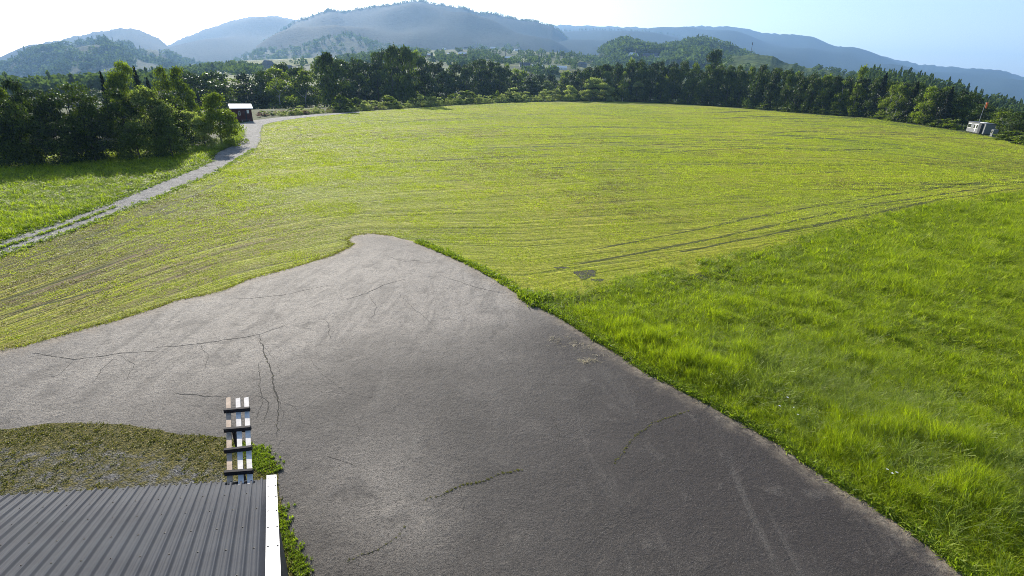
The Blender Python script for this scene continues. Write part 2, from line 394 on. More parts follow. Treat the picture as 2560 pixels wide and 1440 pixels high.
def inside(pts, poly):
    x, y = pts[:, 0], pts[:, 1]; c = np.zeros(len(pts), bool); n = len(poly)
    for i in range(n):
        x0, y0 = poly[i]; x1, y1 = poly[(i + 1) % n]
        m = ((y0 > y) != (y1 > y)); 
        with np.errstate(divide='ignore', invalid='ignore'):
            c ^= m & (x < (x1 - x0) * (y - y0) / (y1 - y0 + 1e-12) + x0)
    return c
def sheet(name, poly, step, z, mat, attrs=None, seed=1, zf=None):
    """flat sheet triangulated inside a ground outline (metres), with inner points for the vertex attributes"""
    poly = np.array(poly, float)
    lo, hi = poly.min(0), poly.max(0)
    gx, gy = np.meshgrid(np.arange(lo[0], hi[0], step), np.arange(lo[1], hi[1], step))
    pts = np.stack([gx.ravel(), gy.ravel()], 1) + np.random.default_rng(seed).normal(0, step * .1, (gx.size, 2))
    pts = pts[inside(pts, poly)]; pts = pts[segdist(pts, poly) > step * .4]
    allp = np.vstack([poly, pts]); n = len(poly)
    r = delaunay_2d_cdt([Vector(p) for p in allp], [(i, (i + 1) % n) for i in range(n)], [], 1, 1e-4)
    vv = np.array([tuple(v) for v in r[0]]); ff = [f for f in r[2]]
    zz = np.full(len(vv), z) if zf is None else zf(vv) + z
    at = attrs(vv, poly) if attrs else None
    me = npmesh(name, np.column_stack([vv, zz]), np.array(ff), mat, False, at)
    # make all faces point up
    nz = np.empty(len(me.polygons) * 3, np.float32); me.polygons.foreach_get('normal', nz)
    if nz.reshape(-1, 3)[:, 2].mean() < 0: me.flip_normals()
    return tag(link(name, me), kind='structure')
def gp(lst): return [tuple(G(*p)[:2]) for p in lst]
def gauss(vv, px, py, s):
    c = G(px, py)[:2]; return np.exp(-((vv - c) ** 2).sum(1) / (2 * s * s))

# mown field
LEFTROW = np.array(gp([(-300, 780), (0, 655), (150, 600), (300, 548), (500, 462), (600, 415), (660, 370), (690, 330), (760, 300), (900, 288), (1150, 272), (1400, 262), (1700, 270), (2000, 292), (2300, 325), (2560, 380), (2900, 480)]))
field_px = [(-300, 800), (-60, 668), (0, 643), (100, 608), (200, 573), (300, 533), (400, 495), (470, 463), (540, 433), (600, 398), (640, 373), (653, 350), (653, 330), (660, 313), (680, 307), (720, 300), (790, 291), (900, 280), (1000, 273), (1150, 263), (1280, 257), (1400, 253.5), (1550, 253.5), (1700, 260.5), (1850, 270.5), (2000, 284), (2180, 297), (2300, 314), (2400, 329), (2480, 344), (2560, 365), (2900, 470), (3100, 700), (3200, 1500), (2500, 1800), (600, 1850), (-300, 1500)]
fp = gp(field_px)
fpoly = densify(fp, 6, 0.0)
ROWC = [[(-400, 330), (640, 300), (900, 278), (1280, 256), (1550, 253), (2000, 283), (2560, 370), (3000, 470)],
        [(-400, 500), (640, 372), (900, 322), (1300, 302), (1900, 305), (2300, 345), (2560, 395), (3000, 500)],
        [(-400, 780), (0, 650), (300, 545), (640, 425), (1000, 385), (1500, 368), (2100, 385), (2560, 425), (3000, 500)],
        [(-400, 900), (0, 760), (400, 610), (800, 525), (1200, 500), (1800, 462), (2560, 446), (3000, 470)],
        [(-400, 1000), (0, 850), (600, 645), (900, 590), (1300, 600), (1900, 565), (2560, 476), (3000, 480)],
        [(-400, 1100), (0, 950), (900, 700), (1300, 740), (1500, 700), (2560, 505), (3000, 500)]]
def rowv(p):
    """distance across the mowing rows, which sweep from the track round to the right"""
    q = np.column_stack([p, np.zeros(len(p)) - CAM_H]) @ M3; px = 1280 + F * q[:, 0] / -q[:, 2]; py = 720 - F * q[:, 1] / -q[:, 2]
    Yc = np.array([np.interp(px, [a for a, b in c], [b for a, b in c]) for c in ROWC])
    D = [math.hypot(*G(1280, y)[:2]) for y in (256, 303, 376, 497, 600, 735)]
    v = np.full(len(p), float(D[-1]))
    for k in range(5):
        t = (py - Yc[k]) / np.maximum(Yc[k + 1] - Yc[k], 1); m = (t >= 0) & (t < 1)
        # interpolate 1/distance so that the rows keep their real width
        v[m] = 1 / ((1 - t[m]) / D[k] + t[m] / D[k + 1])
    v[py < Yc[0]] = D[0]
    return v
def gaps(p):
    """how bare the stubble is: thin gaps between swaths"""
    v = rowv(p); u = p[:, 0] * .05; w = 0
    for f, a, ph in ((.9, 1.0, 0), (2.3, .8, 1.0), (5.1, .6, 2.2), (.37, .8, .5)):
        w = w + a * np.sin(v * f + 1.6 * np.sin(u * (1 + f * .2) + ph) + ph)
    return w * (.6 + .4 * np.sin(u * 2.1 + v * .3)) * np.clip((np.hypot(p[:, 0], p[:, 1]) - 22) / 42, .25, 2.0)
def field_attrs(vv, poly):
    worn = np.clip(gauss(vv, 380, 600, 7) + gauss(vv, 200, 700, 5) * .7 + gauss(vv, 1700, 480, 9) * .3 + gauss(vv, 430, 560, 6) * .6, 0, 1)
    return dict(row_u=vv[:, 0], row_v=rowv(vv), worn=worn, far=np.clip((np.hypot(vv[:, 0], vv[:, 1]) - 25) / 60, .25, 1))
sheet('mown_field', fpoly, 1.6, 0.004, MT['field'], field_attrs)

# right meadow of long grass
MEAD_TOP = [(1308, 742), (1380, 722), (1500, 700), (1650, 672), (1800, 640), (1900, 615), (2050, 585), (2200, 545), (2350, 510), (2450, 492), (2560, 478), (2900, 430)]
mead_px = MEAD_TOP + [(3300, 700), (3300, 1500), (2600, 1850), (2500, 1500), (2420, 1440), (2360, 1385), (2300, 1340), (2230, 1290), (2150, 1240), (2080, 1200), (2010, 1150), (1940, 1100), (1850, 1050), (1760, 1000), (1700, 970), (1620, 930), (1560, 890), (1500, 855), (1440, 815), (1390, 785), (1345, 765), (1316, 752)]
mead = densify(gp([(x + 6, y + (30 if x < 1900 else 22 if x < 2300 else 14)) for x, y in MEAD_TOP] + mead_px[len(MEAD_TOP):]), 0.8, 0.05)
sheet('meadow', mead, 1.2, 0.008, MT['meadow_r'])
# left meadow beyond the track
lmead_px = [(-300, 620), (-60, 624), (0, 602), (100, 568), (200, 533), (300, 495), (400, 453), (480, 423), (528, 400), (543, 378), (500, 366), (400, 362), (250, 368), (0, 378), (-400, 400), (-600, 520)]
lmead = densify(gp(lmead_px), 1.5, 0.08)
sheet('meadow', lmead, 2.0, 0.008, MT['meadow_r'])
# forest floor under the left trees
sheet('forest_floor', densify(gp([(500, 366), (400, 362), (250, 368), (0, 378), (-400, 400), (-400, 325), (0, 300), (300, 296), (480, 296), (598, 300), (602, 318), (610, 335), (603, 354), (580, 364), (545, 379)]), 3, 0.2), 5, 0.006, MT['forest'])

# apron
PAVE_L = [(-300, 990), (-60, 893), (0, 878), (60, 868), (140, 845), (220, 822), (300, 800), (380, 775), (450, 750), (510, 740), (560, 728), (620, 700), (690, 682), (760, 662), (830, 640), (870, 622), (885, 611), (870, 601), (880, 591), (930, 584), (980, 591)]
PAVE_R = [(1040, 606), (1090, 626), (1150, 651), (1210, 681), (1260, 711), (1306, 738), (1304, 752), (1345, 764), (1390, 785), (1440, 815), (1500, 855), (1560, 890), (1620, 930), (1700, 970), (1760, 1000), (1850, 1050), (1940, 1100), (2010, 1150), (2080, 1200), (2150, 1240), (2230, 1290), (2300, 1340), (2360, 1385), (2420, 1440), (2520, 1530)]
pave = jag(densify(gp(PAVE_L + PAVE_R + [(2450, 1850), (600, 1900), (-900, 1700), (-900, 1200)]), 0.18, 0.012), 0.085, 3)
rim = densify(gp(PAVE_L + PAVE_R), 0.5, 0.0, False)
def pave_attrs(vv, poly):
    d = segdist(vv, rim, False)
    pale = np.clip(1.0 * gauss(vv, 1000, 690, 5.0) + .8 * gauss(vv, 700, 800, 2.4) + .9 * gauss(vv, 1180, 730, 3.0) + .55 * gauss(vv, 560, 780, 4) + .4 * gauss(vv, 100, 980, 4) + .25 * gauss(vv, 300, 900, 4) + 0.5 * gauss(vv, 1000, 1300, 0.8) + .5 * gauss(vv, 930, 1180, 1.2), 0, 1)
    dark = np.clip(1.1 * gauss(vv, 1950, 1200, 1.6) + 1.0 * gauss(vv, 1700, 1000, 1.8) + .9 * gauss(vv, 2200, 1380, 1.4) + .9 * gauss(vv, 1450, 850, 1.8) + .5 * gauss(vv, 630, 1000, .5) + .5 * gauss(vv, 1500, 1150, 2.0) + .25 * gauss(vv, 900, 950, 2) + .5 * gauss(vv, 1750, 1350, 1.5), 0, 1)
    return dict(edge=np.clip(1 - d / 0.8, 0, 1), pale=pale, dark=dark)
sheet('pavement', pave, 0.45, 0.035, MT['asphalt'], pave_attrs)

# mossy gravel island by the shed
isl_px = [(-300, 1105), (-60, 1085), (0, 1078), (100, 1066), (200, 1060), (300, 1062), (380, 1071), (450, 1085), (520, 1093), (560, 1098), (600, 1104), (640, 1116), (665, 1135), (685, 1160), (694, 1195), (700, 1250), (708, 1300), (725, 1352), (750, 1395), (775, 1440), (820, 1540), (700, 1900), (-900, 1700), (-900, 1250)]
isl = jag(densify(gp(isl_px), 0.14, 0.012), 0.06, 4)
isl_rim = densify(gp(isl_px[:19]), 0.4, 0, False)
sheet('gravel_patch', isl, 0.35, 0.040, MT['island'], lambda vv, p: dict(edge=np.clip(1 - segdist(vv, isl_rim, False) / 1.3, 0, 1)))

# track
RL = [(-300, 715), (-60, 625), (0, 603), (100, 570), (200, 535), (300, 497), (400, 455), (480, 425), (530, 402), (545, 381), (580, 366), (605, 355), (613, 336), (602, 319), (597, 309), (640, 300), (700, 293), (770, 287), (900, 279.5)]
RRt = [(900, 281.5), (790, 291), (720, 299), (680, 306), (656, 313), (651, 330), (651, 350), (640, 371), (600, 396), (540, 431), (470, 461), (400, 492), (300, 530), (200, 570), (100, 605), (0, 640), (-60, 665), (-300, 775)]
roadp = densify(gp(RL + RRt), 0.5, 0.06)
sheet('road', roadp, 1.0, 0.014, MT['road'])

# ribbons: cracks and wheel tracks
def ribbon(pts, wid, z, seed=0, step=0.12, wig=0.03):
    c = densify(pts, step, 0, False); rg = np.random.default_rng(seed)
    n = len(c); off = np.cumsum(rg.normal(0, wig, n)); off -= np.linspace(0, off[-1], n)
    d = np.gradient(c, axis=0); d /= np.linalg.norm(d, axis=1)[:, None] + 1e-9
    nn = np.stack([-d[:, 1], d[:, 0]], 1); c = c + nn * off[:, None]
    ww = wid * (0.35 + rg.random(n)) * np.sin(np.linspace(0.15, math.pi - 0.15, n)) ** .5 / 2
    L = c + nn * ww[:, None]; Rt = c - nn * ww[:, None]
    v = np.vstack([np.column_stack([L, np.full(n, z)]), np.column_stack([Rt, np.full(n, z)])])
    i = np.arange(n - 1); f = np.stack([i + n, i + n + 1, i + 1, i], 1)
    return v, f, c
cracks = [
    ([(648, 838), (660, 870), (672, 930), (684, 980), (690, 1040), (693, 1092)], .05), ([(380, 872), (500, 862), (600, 846), (648, 838), (720, 812)], .045),
    ([(860, 752), (920, 735), (960, 715), (1010, 700)], .05), ([(1068, 1252), (1110, 1238), (1150, 1222), (1210, 1205), (1260, 1190), (1305, 1178)], .014),
    ([(1535, 1160), (1580, 1110), (1630, 1060), (1680, 1040), (1720, 1030)], .008), ([(870, 1400), (950, 1360), (985, 1345), (1010, 1320)], .015),
    ([(440, 985), (520, 990), (570, 995)], .03), ([(815, 1140), (850, 1150), (890, 1170)], .012), ([(80, 885), (180, 905), (300, 885), (400, 882)], .05),
    ([(812, 800), (822, 820), (828, 850)], .02), ([(1000, 740), (1050, 790), (1090, 825)], .02), ([(655, 900), (648, 960), (655, 1010), (640, 1050)], .02),
    ([(1380, 1040), (1400, 1080), (1395, 1110)], .01), ([(760, 880), (800, 930), (880, 985), (960, 1000)], .01), ([(560, 690 + 60), (700, 742), (820, 715)], .04),
    ([(230, 960), (250, 930), (290, 895)], .02), ([(1100, 690), (1180, 720), (1260, 735)], .03), ([(640, 990), (670, 1010), (660, 1060)], .03),
    ([(660, 870), (690, 900), (700, 940)], .012), ([(684, 980), (705, 1010), (702, 1060)], .012), ([(500, 862), (520, 890), (510, 930)], .015), ([(920, 735), (940, 770), (930, 800)], .015), ([(1150, 1222), (1165, 1260), (1160, 1290)], .006), ([(300, 885), (330, 915), (320, 950)], .015), ([(180, 905), (140, 940), (60, 955)], .015), ([(700, 1000), (740, 1020), (760, 1060), (800, 1075)], .008), ([(590, 1010), (610, 1030), (640, 1035)], .015), ([(1250, 820), (1300, 850), (1320, 900)], .008), ([(880, 1040), (900, 1075), (890, 1100)], .007), ([(960, 640), (1010, 655), (1060, 650)], .03)]
vs, fs, off, crack_lines = [], [], 0, []
for k, (pl, wd) in enumerate(cracks):
    v, f, c = ribbon(gp(pl), wd, 0.039, k + 3, 0.1, 0.02); vs.append(v); fs.append(f + off); off += len(v); crack_lines.append(c)
tag(link('pavement_cracks', npmesh('pavement_cracks', np.vstack(vs), np.vstack(fs), MT['crack'])), kind='structure')

# mown wheel tracks / swath lines in the field: pressed ruts, and swath shade put in as dark colour
MT['swath'] = m_meadow('pressed_shaded_stubble', (0.035, 0.045, 0.008), (0.09, 0.10, 0.02))
tr = []
tr += [([(2560, 443), (2400, 462), (2200, 490), (2000, 520), (1850, 548), (1650, 590), (1480, 625)], .25), ([(2560, 456), (2400, 478), (2200, 508), (2000, 545), (1800, 590), (1600, 632), (1450, 660)], .25),
       ([(2560, 470), (2350, 500), (2150, 540), (1950, 580), (1700, 630)], .3)]
tr += [([(0, 668), (150, 618), (300, 562), (450, 502), (560, 452)], .22), ([(0, 690), (200, 625), (350, 565), (500, 500)], .2), ([(0, 752), (120, 712), (250, 670), (330, 640)], .16), ([(0, 790), (150, 752), (260, 722)], .14)]
tr += [([(730, 310), (745, 322), (752, 334)], .5), ([(672, 355), (760, 335), (900, 318), (1050, 300), (1300, 290)], .5), ([(850, 355), (900, 380), (950, 395), (1000, 412)], .3), ([(1020, 335), (1080, 355), (1140, 380)], .35)]
rg = np.random.default_rng(9)
for k in range(58):      # long thin shaded swath gaps running with the rows
    x0 = rg.uniform(700, 2300); y0 = 262 + 190 * rg.random() ** 1.2 + max(0, x0 - 1500) * .05
    L = rg.uniform(100, 520); sl_ = -0.035 + max(0, (x0 + L / 2 - 1450)) * 0.00004
    pts = [(x0 + t * L, y0 + sl_ * t * L + 3 * math.sin(t * 3 + k)) for t in np.linspace(0, 1, 6)]
    if y0 < ip(FE, x0) + 12 or pts[-1][0] > 2560: continue
    gg = G(x0, y0); dist = np.linalg.norm(gg)
    tr.append((pts, 0.15 + dist * dist / 14000))
SWATHS = tr[16:]
vs, fs, off = [], [], 0
for k, (pl, wd) in enumerate(tr):
    v, f, c = ribbon(gp(pl), wd * (1.6 if k < 16 else .9), 0.010, k + 70, 0.9, 0.05); vs.append(v); fs.append(f + off); off += len(v)
tag(link('field_tracks', npmesh('field_tracks', np.vstack(vs), np.vstack(fs), MT['swath'])), kind='structure')
# bare mud patch by the meadow corner
for mp in ([(1432, 690), (1445, 682), (1475, 679), (1492, 684), (1486, 692), (1455, 698)], [(1380, 672), (1400, 669), (1425, 672), (1410, 677)], [(1475, 704), (1500, 700), (1512, 704), (1495, 709)]):
    sheet('mud_patch', jag(densify(gp(mp), .15, .04), .22, 6), .5, 0.012, MT['crack'])

# ------------------------------------------------------------------ hills
def hill(name, prof, r_front, r_ridge, y_front, mat, lump=0.0, nx=220, ny=16, seed=0, back=0.25, rough=None):
    xs = np.linspace(prof[0][0], prof[-1][0], nx); rg = np.random.default_rng(seed)
    ph = rg.uniform(0, 6.28, 12)
    V = []
    ts = np.concatenate([np.linspace(0, 1, ny), [1.06, 1.15, 1.3]])
    for x in xs:
        top = P(x, ip(prof, x), r_ridge); az_ = math.atan2(top[0], top[1])
        jag = (rough or 0) * (math.sin(x * .11 + ph[0]) * .5 + math.sin(x * .27 + ph[1]) * .3 + math.sin(x * .53 + ph[2]) * .3)
        yf = y_front if not isinstance(y_front, list) else ip(y_front, x)
        zf = P(x, yf, r_front)[2] - 8
        for t in ts:
            if t <= 1:
                r = r_front + (r_ridge - r_front) * t; z = zf + (top[2] - zf) * (t ** .8) + jag * t ** 8
                z += lump * math.sin(t * math.pi) * (math.sin(x * .014 + t * 5 + ph[3]) * .6 + math.sin(x * .026 - t * 9 + ph[4]) * .25 + math.sin(x * .009 + t * 14 + ph[5]) * .3)
            else:
                r = r_ridge + (r_ridge - r_front) * (t - 1) * 2; z = top[2] + jag - (top[2] - zf) * (t - 1) * 3
            V.append((r * math.sin(az_), r * math.cos(az_), z))
    m = len(ts); i, j = np.meshgrid(np.arange(nx - 1), np.arange(m - 1), indexing='ij'); b = (i * m + j).ravel()
    me = npmesh(name, np.array(V), np.stack([b, b + m, b + m + 1, b + 1], 1), mat, True)
    o = tag(link(name, me), kind='structure'); o['V'] = 0; del o['V']
    return np.array(V).reshape(nx, m, 3)[:, :ny]
PD = [(1250, 60), (1380, 62), (1450, 64), (1580, 68), (1690, 72), (1720, 65), (1840, 67), (1920, 84), (1960, 85), (2030, 93), (2090, 117), (2130, 120), (2200, 140), (2300, 161), (2440, 172), (2470, 173), (2520, 180), (2560, 194), (2700, 230), (2900, 300)]
PB = [(380, 150), (420, 113), (440, 103), (500, 78), (560, 58), (600, 46), (640, 41), (690, 40), (720, 45), (760, 55), (900, 70), (1000, 90)]
PC = [(640, 120), (700, 80), (740, 52), (770, 44), (800, 30), (830, 24), (860, 30), (900, 22), (960, 13), (1000, 10), (1030, 3), (1060, 5), (1100, 13), (1160, 20), (1200, 32), (1240, 35), (1290, 48), (1340, 55), (1380, 66), (1400, 80), (1420, 98), (1440, 122), (1446, 140), (1450, 160)]
PA = [(-400, 250), (-100, 180), (0, 146), (40, 130), (80, 112), (130, 104), (180, 93), (240, 80), (300, 71), (330, 70), (370, 84), (395, 95), (415, 112), (440, 140), (480, 175)]
PA2 = [(-400, 270), (0, 168), (60, 140), (130, 122), (200, 108), (260, 100), (300, 105), (340, 122), (400, 128), (450, 150), (520, 172), (620, 195)]
PE = [(1380, 76), (1430, 78), (1480, 75), (1560, 76), (1640, 82), (1700, 90), (1750, 105), (1800, 118), (1860, 140), (1950, 180)]
PF = [(1440, 175), (1490, 140), (1520, 120), (1550, 105), (1580, 108), (1610, 118), (1650, 122), (1700, 112), (1740, 103), (1780, 110), (1820, 122), (1860, 140), (1900, 160), (1960, 185)]
PG = [(1780, 180), (1820, 140), (1860, 138), (1890, 135), (1930, 140), (1960, 155), (2010, 168), (2060, 172), (2120, 185), (2200, 200), (2260, 235)]
PH = [(2080, 235), (2140, 200), (2180, 186), (2240, 190), (2300, 199), (2360, 213), (2420, 235), (2460, 250), (2560, 278), (2700, 330), (2900, 420)]
PM = [(560, 165), (640, 130), (740, 118), (800, 95), (850, 75), (900, 78), (960, 100), (1020, 112), (1100, 120), (1300, 125)]
HV = {}
HV['D'] = hill('hills', PD, 3600, 7400, [(1250, 150), (2000, 180), (2560, 290), (2900, 380)], MT['hillC'], 60, seed=1, rough=10)
HV['B'] = hill('hills', PB, 3200, 5600, 150, MT['hillC'], 40, seed=2, rough=6)
HV['A'] = hill('hills', PA, 2600, 4600, [(-400, 270), (0, 210), (480, 185)], MT['hillC'], 40, seed=3, rough=6)
HV['E'] = hill('hills', PE, 2800, 5200, [(1380, 135), (1950, 190)], MT['hillC'], 30, seed=4, rough=5)
HV['C'] = hill('hills', PC, 2300, 3900, [(640, 150), (1000, 130), (1450, 160)], MT['hillC'], 40, seed=5, rough=5)
HV['M'] = hill('hills', PM, 1900, 2900, [(560, 170), (900, 145), (1300, 132)], MT['hillA'], 18, seed=15, rough=5)
HV['A2'] = hill('hills', PA2, 1500, 2700, [(-400, 300), (0, 225), (600, 200)], MT['hillA'], 25, seed=6, rough=7)
HV['F'] = hill('hills', PF, 1050, 1700, [(1440, 185), (1960, 195)], MT['hillA'], 12, seed=7, rough=3)
HV['G'] = hill('hills', PG, 700, 1100, [(1780, 190), (2260, 240)], MT['hillG'], 5, seed=8, rough=1)
HV['H'] = hill('hills', PH, 330, 620, [(2080, 240), (2560, 300), (2900, 440)], MT['hillG'], 2, seed=9, rough=.6)

# far fields laid on the valley floor
def far_sheet(name, pxpoly, mat):
    poly = np.array(densify(pxpoly, 6, 0.6)); 
    gx, gy = np.meshgrid(np.arange(poly[:, 0].min(), poly[:, 0].max(), 8), np.arange(poly[:, 1].min(), poly[:, 1].max(), 3))
    pts = np.stack([gx.ravel(), gy.ravel()], 1); pts = pts[inside(pts, poly)]
    allp = np.vstack([poly, pts]); n = len(poly)
    r = delaunay_2d_cdt([Vector(p) for p in allp], [(i, (i + 1) % n) for i in range(n)], [], 1, 1e-4)
    V = []
    for v in r[0]:
        h = hit(v[0], v[1]);
        if h is None: h = P(v[0], v[1], 1500)
        V.append((h[0], h[1], float(H(h[0], h[1])) + 0.8))
    tag(link(name, npmesh(name, np.array(V), np.array(list(r[2])), mat, True)), kind='structure')
far_sheet('far_field', [(560, 158), (610, 154), (700, 151), (790, 146), (840, 146), (838, 156), (760, 164), (690, 170), (620, 168)], MT['hay'])
far_sheet('far_field', [(860, 148), (960, 136), (990, 136), (975, 143), (880, 156)], MT['hay'])
far_sheet('far_field', [(1330, 180), (1450, 178), (1460, 184), (1340, 187)], MT['hay'])
far_sheet('far_field', [(1410, 155), (1440, 152), (1485, 154), (1480, 158), (1420, 160)], MT['hay'])

# ------------------------------------------------------------------ foliage meshes
def cards(C, size, rg, aspect=1.0, flat=0.0):
    n = len(C); a = rg.normal(size=(n, 3)); a[:, 2] *= (1 - flat); a /= np.linalg.norm(a, axis=1)[:, None]
    b = rg.normal(size=(n, 3)); b -= a * (a * b).sum(1)[:, None]; b /= np.linalg.norm(b, axis=1)[:, None]
    s = (size * rg.uniform(.55, 1.25, n))[:, None] / 2
    V = np.stack([C - a * s * aspect, C - b * s * .7 + a * s * .1, C + a * s * aspect, C + b * s * .7 + a * s * .1], 1).reshape(-1, 3)
    return V, np.arange(4 * n).reshape(n, 4)
def crown(name, mat, n, size, seed, lobes=20, zlo=0.10, wtop=0.5, shape='round'):
    """crown of a tree 1 m tall and 1 m wide: leaves gathered on uneven lobes with gaps between"""
    rg = np.random.default_rng(seed); L = []
    for k in range(lobes):
        z = zlo + .02 + (0.90 - zlo) * rg.random() ** .95
        t = (z - zlo) / (1 - zlo)
        if shape == 'round': rad = .36 * math.sin(math.pi * min(1, .30 + t * .68)) ** .6
        elif shape == 'cone': rad = .46 * (1 - t) ** .75 + .03
        elif shape == 'column': rad = .36 * (1 - t) ** .6 + .04
        else: rad = .40 * (1 - t) ** .6
        an = rg.uniform(0, 6.283); q = rad * rg.uniform(.45, 1.0)
        L.append((q * math.cos(an), q * math.sin(an), z, rg.uniform(.11, .20) * (1.15 - .4 * t)))
    L.append((0, 0, .90, .10)); L = np.array(L)
    wts = L[:, 3] ** 2; k = rg.choice(len(L), n, p=wts / wts.sum())
    d = rg.normal(size=(n, 3)); d /= np.linalg.norm(d, axis=1)[:, None]
    d[:, 2] = np.where(d[:, 2] < -.3, -d[:, 2] * .7, d[:, 2])
    r = L[k, 3] * rg.uniform(.25, 1.12, n) ** .6
    C = L[k, :3] + d * (r * np.where(rg.random(n) < .06, 1.3, 1.0))[:, None] * np.array([1.15, 1.15, .85])
    C[:, 2] = np.maximum(C[:, 2], zlo * .6)
    V, Fq = cards(C, size, rg)
    lobet = rg.uniform(-.18, .18, len(L))
    tint = np.clip(rg.normal(.40, .26, n) + lobet[k], 0, 1)
    return npmesh(name, V, Fq, mat, False, None, dict(tint=tint))
def spruce_crown(name, mat, n, size, seed):
    rg = np.random.default_rng(seed); lev = 16
    t = rg.random(n) ** .75; t = np.round(t * lev) / lev + rg.normal(0, .010, n); t = np.clip(t, 0, 1)
    an = np.round(rg.random(n) * 11) / 11 * 6.283 + t * 23 + rg.normal(0, .13, n)
    rad = (1 - t) * .5 + .015
    q = rad * rg.random(n) ** .6 * (0.85 + .25 * np.sin(an * 3 + t * 40))
    C = np.stack([q * np.cos(an), q * np.sin(an), .06 + t * .92 - q * .30], 1)
    V, Fq = cards(C, size, rg, 1.4, .6)
    return npmesh(name, V, Fq, mat, False, None, dict(tint=np.clip(rg.normal(.4, .2, n), 0, 1)))
def trunk_mesh(name, mat, seed, top=.82):
    rg = np.random.default_rng(seed); m = MB()
    pts = [(rg.normal(0, .008) * i, rg.normal(0, .008) * i, top * i / 6 - .01) for i in range(7)]
    m.tube(pts, [.022 - .003 * i for i in range(7)], 6)
    for k in range(6):
        z = .22 + .1 * k; an = rg.uniform(0, 6.28); ln = .24 * (1.1 - z)
        i = int(z / top * 6); b0 = np.array(pts[i])
        m.tube([b0, b0 + np.array([math.cos(an), math.sin(an), .8]) * ln * .5, b0 + np.array([math.cos(an), math.sin(an), 1.0]) * ln], [.010, .006, .003], 5)
    return m.mesh(name, mat, True)
TREES = {}
def add_kind(kind, crowns, trunks): TREES[kind] = (crowns, trunks)
tb = [trunk_mesh('trunk', MT['bark'], s) for s in (1, 2)]; tw = [trunk_mesh('trunk', MT['bark_b'], s) for s in (3, 4)]
add_kind('near_birch', [crown('crown', MT['birch'], 9000, .034, s, 36, .0, shape='column') for s in (11, 12, 13)], tw)
add_kind('near_cone', [crown('crown', MT['birch'], 13000, .036, 15, 60, -.06, shape='cone')], tw)
add_kind('near_alder', [crown('crown', MT['alder'], 10000, .036, s, 30, .03, shape='round') for s in (21, 22, 23)], tb)
add_kind('near_goat', [crown('crown', MT['willow'], 8000, .038, s, 24, .02, shape='round') for s in (31, 32)], tb)
add_kind('far_alder', [crown('crown', MT['alder'], 3600, .052, s, 30, .0, shape='round') for s in (41, 42, 43, 44)], tb)
add_kind('far_birch', [crown('crown', MT['birch'], 3200, .048, s, 26, .0, shape='column') for s in (51, 52, 53)], tw)
add_kind('spruce', [spruce_crown('crown', MT['spruce'], 3800, .05, s) for s in (61, 62)], tb)
add_kind('shrub', [crown('foliage', MT['shrubleaf'], 1300, .075, s, 16, .0, shape='column' if s > 71 else 'round') for s in (71, 72, 73)], tb)
add_kind('green_shrub', [crown('foliage', MT['birch'], 900, .11, s, 12, .0, shape='round') for s in (76, 77)], tb)
add_kind('fireweed', [crown('foliage', MT['fire'], 420, .12, s, 8, .0, shape='round') for s in (81,)], None)
TR = random.Random(4)
def tree(kind, name, base, h, wd, label, cat, group=None, part='crown'):
    cr, tk = TREES[kind]
    o = empty(name, tuple(base), TR.uniform(0, 6.28)); o.scale = (wd, wd * TR.uniform(.85, 1.15), h)
    tag(o, label, cat, group)
    link(part, TR.choice(cr), o)
    if tk: link('trunk' if part == 'crown' else 'stem', TR.choice(tk), o)
    return o
def tree_at(kind, name, px, ybase, ytop, wpx, label, cat, group=None, part='crown', back=0.0, onland=False):
    b = G(px, ybase); r = math.hypot(b[0], b[1]) + back; b = b * 1.0; k = r / math.hypot(b[0], b[1])
    x, y = b[0] * k, b[1] * k; z = float(H(x, y))
    d = ray(px, ytop); r0 = math.hypot(d[0], d[1]); top = CAM_H + d[2] * r / r0
    depth = -(M3.T @ (np.array([x, y, z]) - CAMP))[2]
    h = max(top - z, 1.0); wd = wpx * depth / F * 1.15
    return tree(kind, name, (x, y, z - .05), h * 1.03, wd, label, cat, group, part)

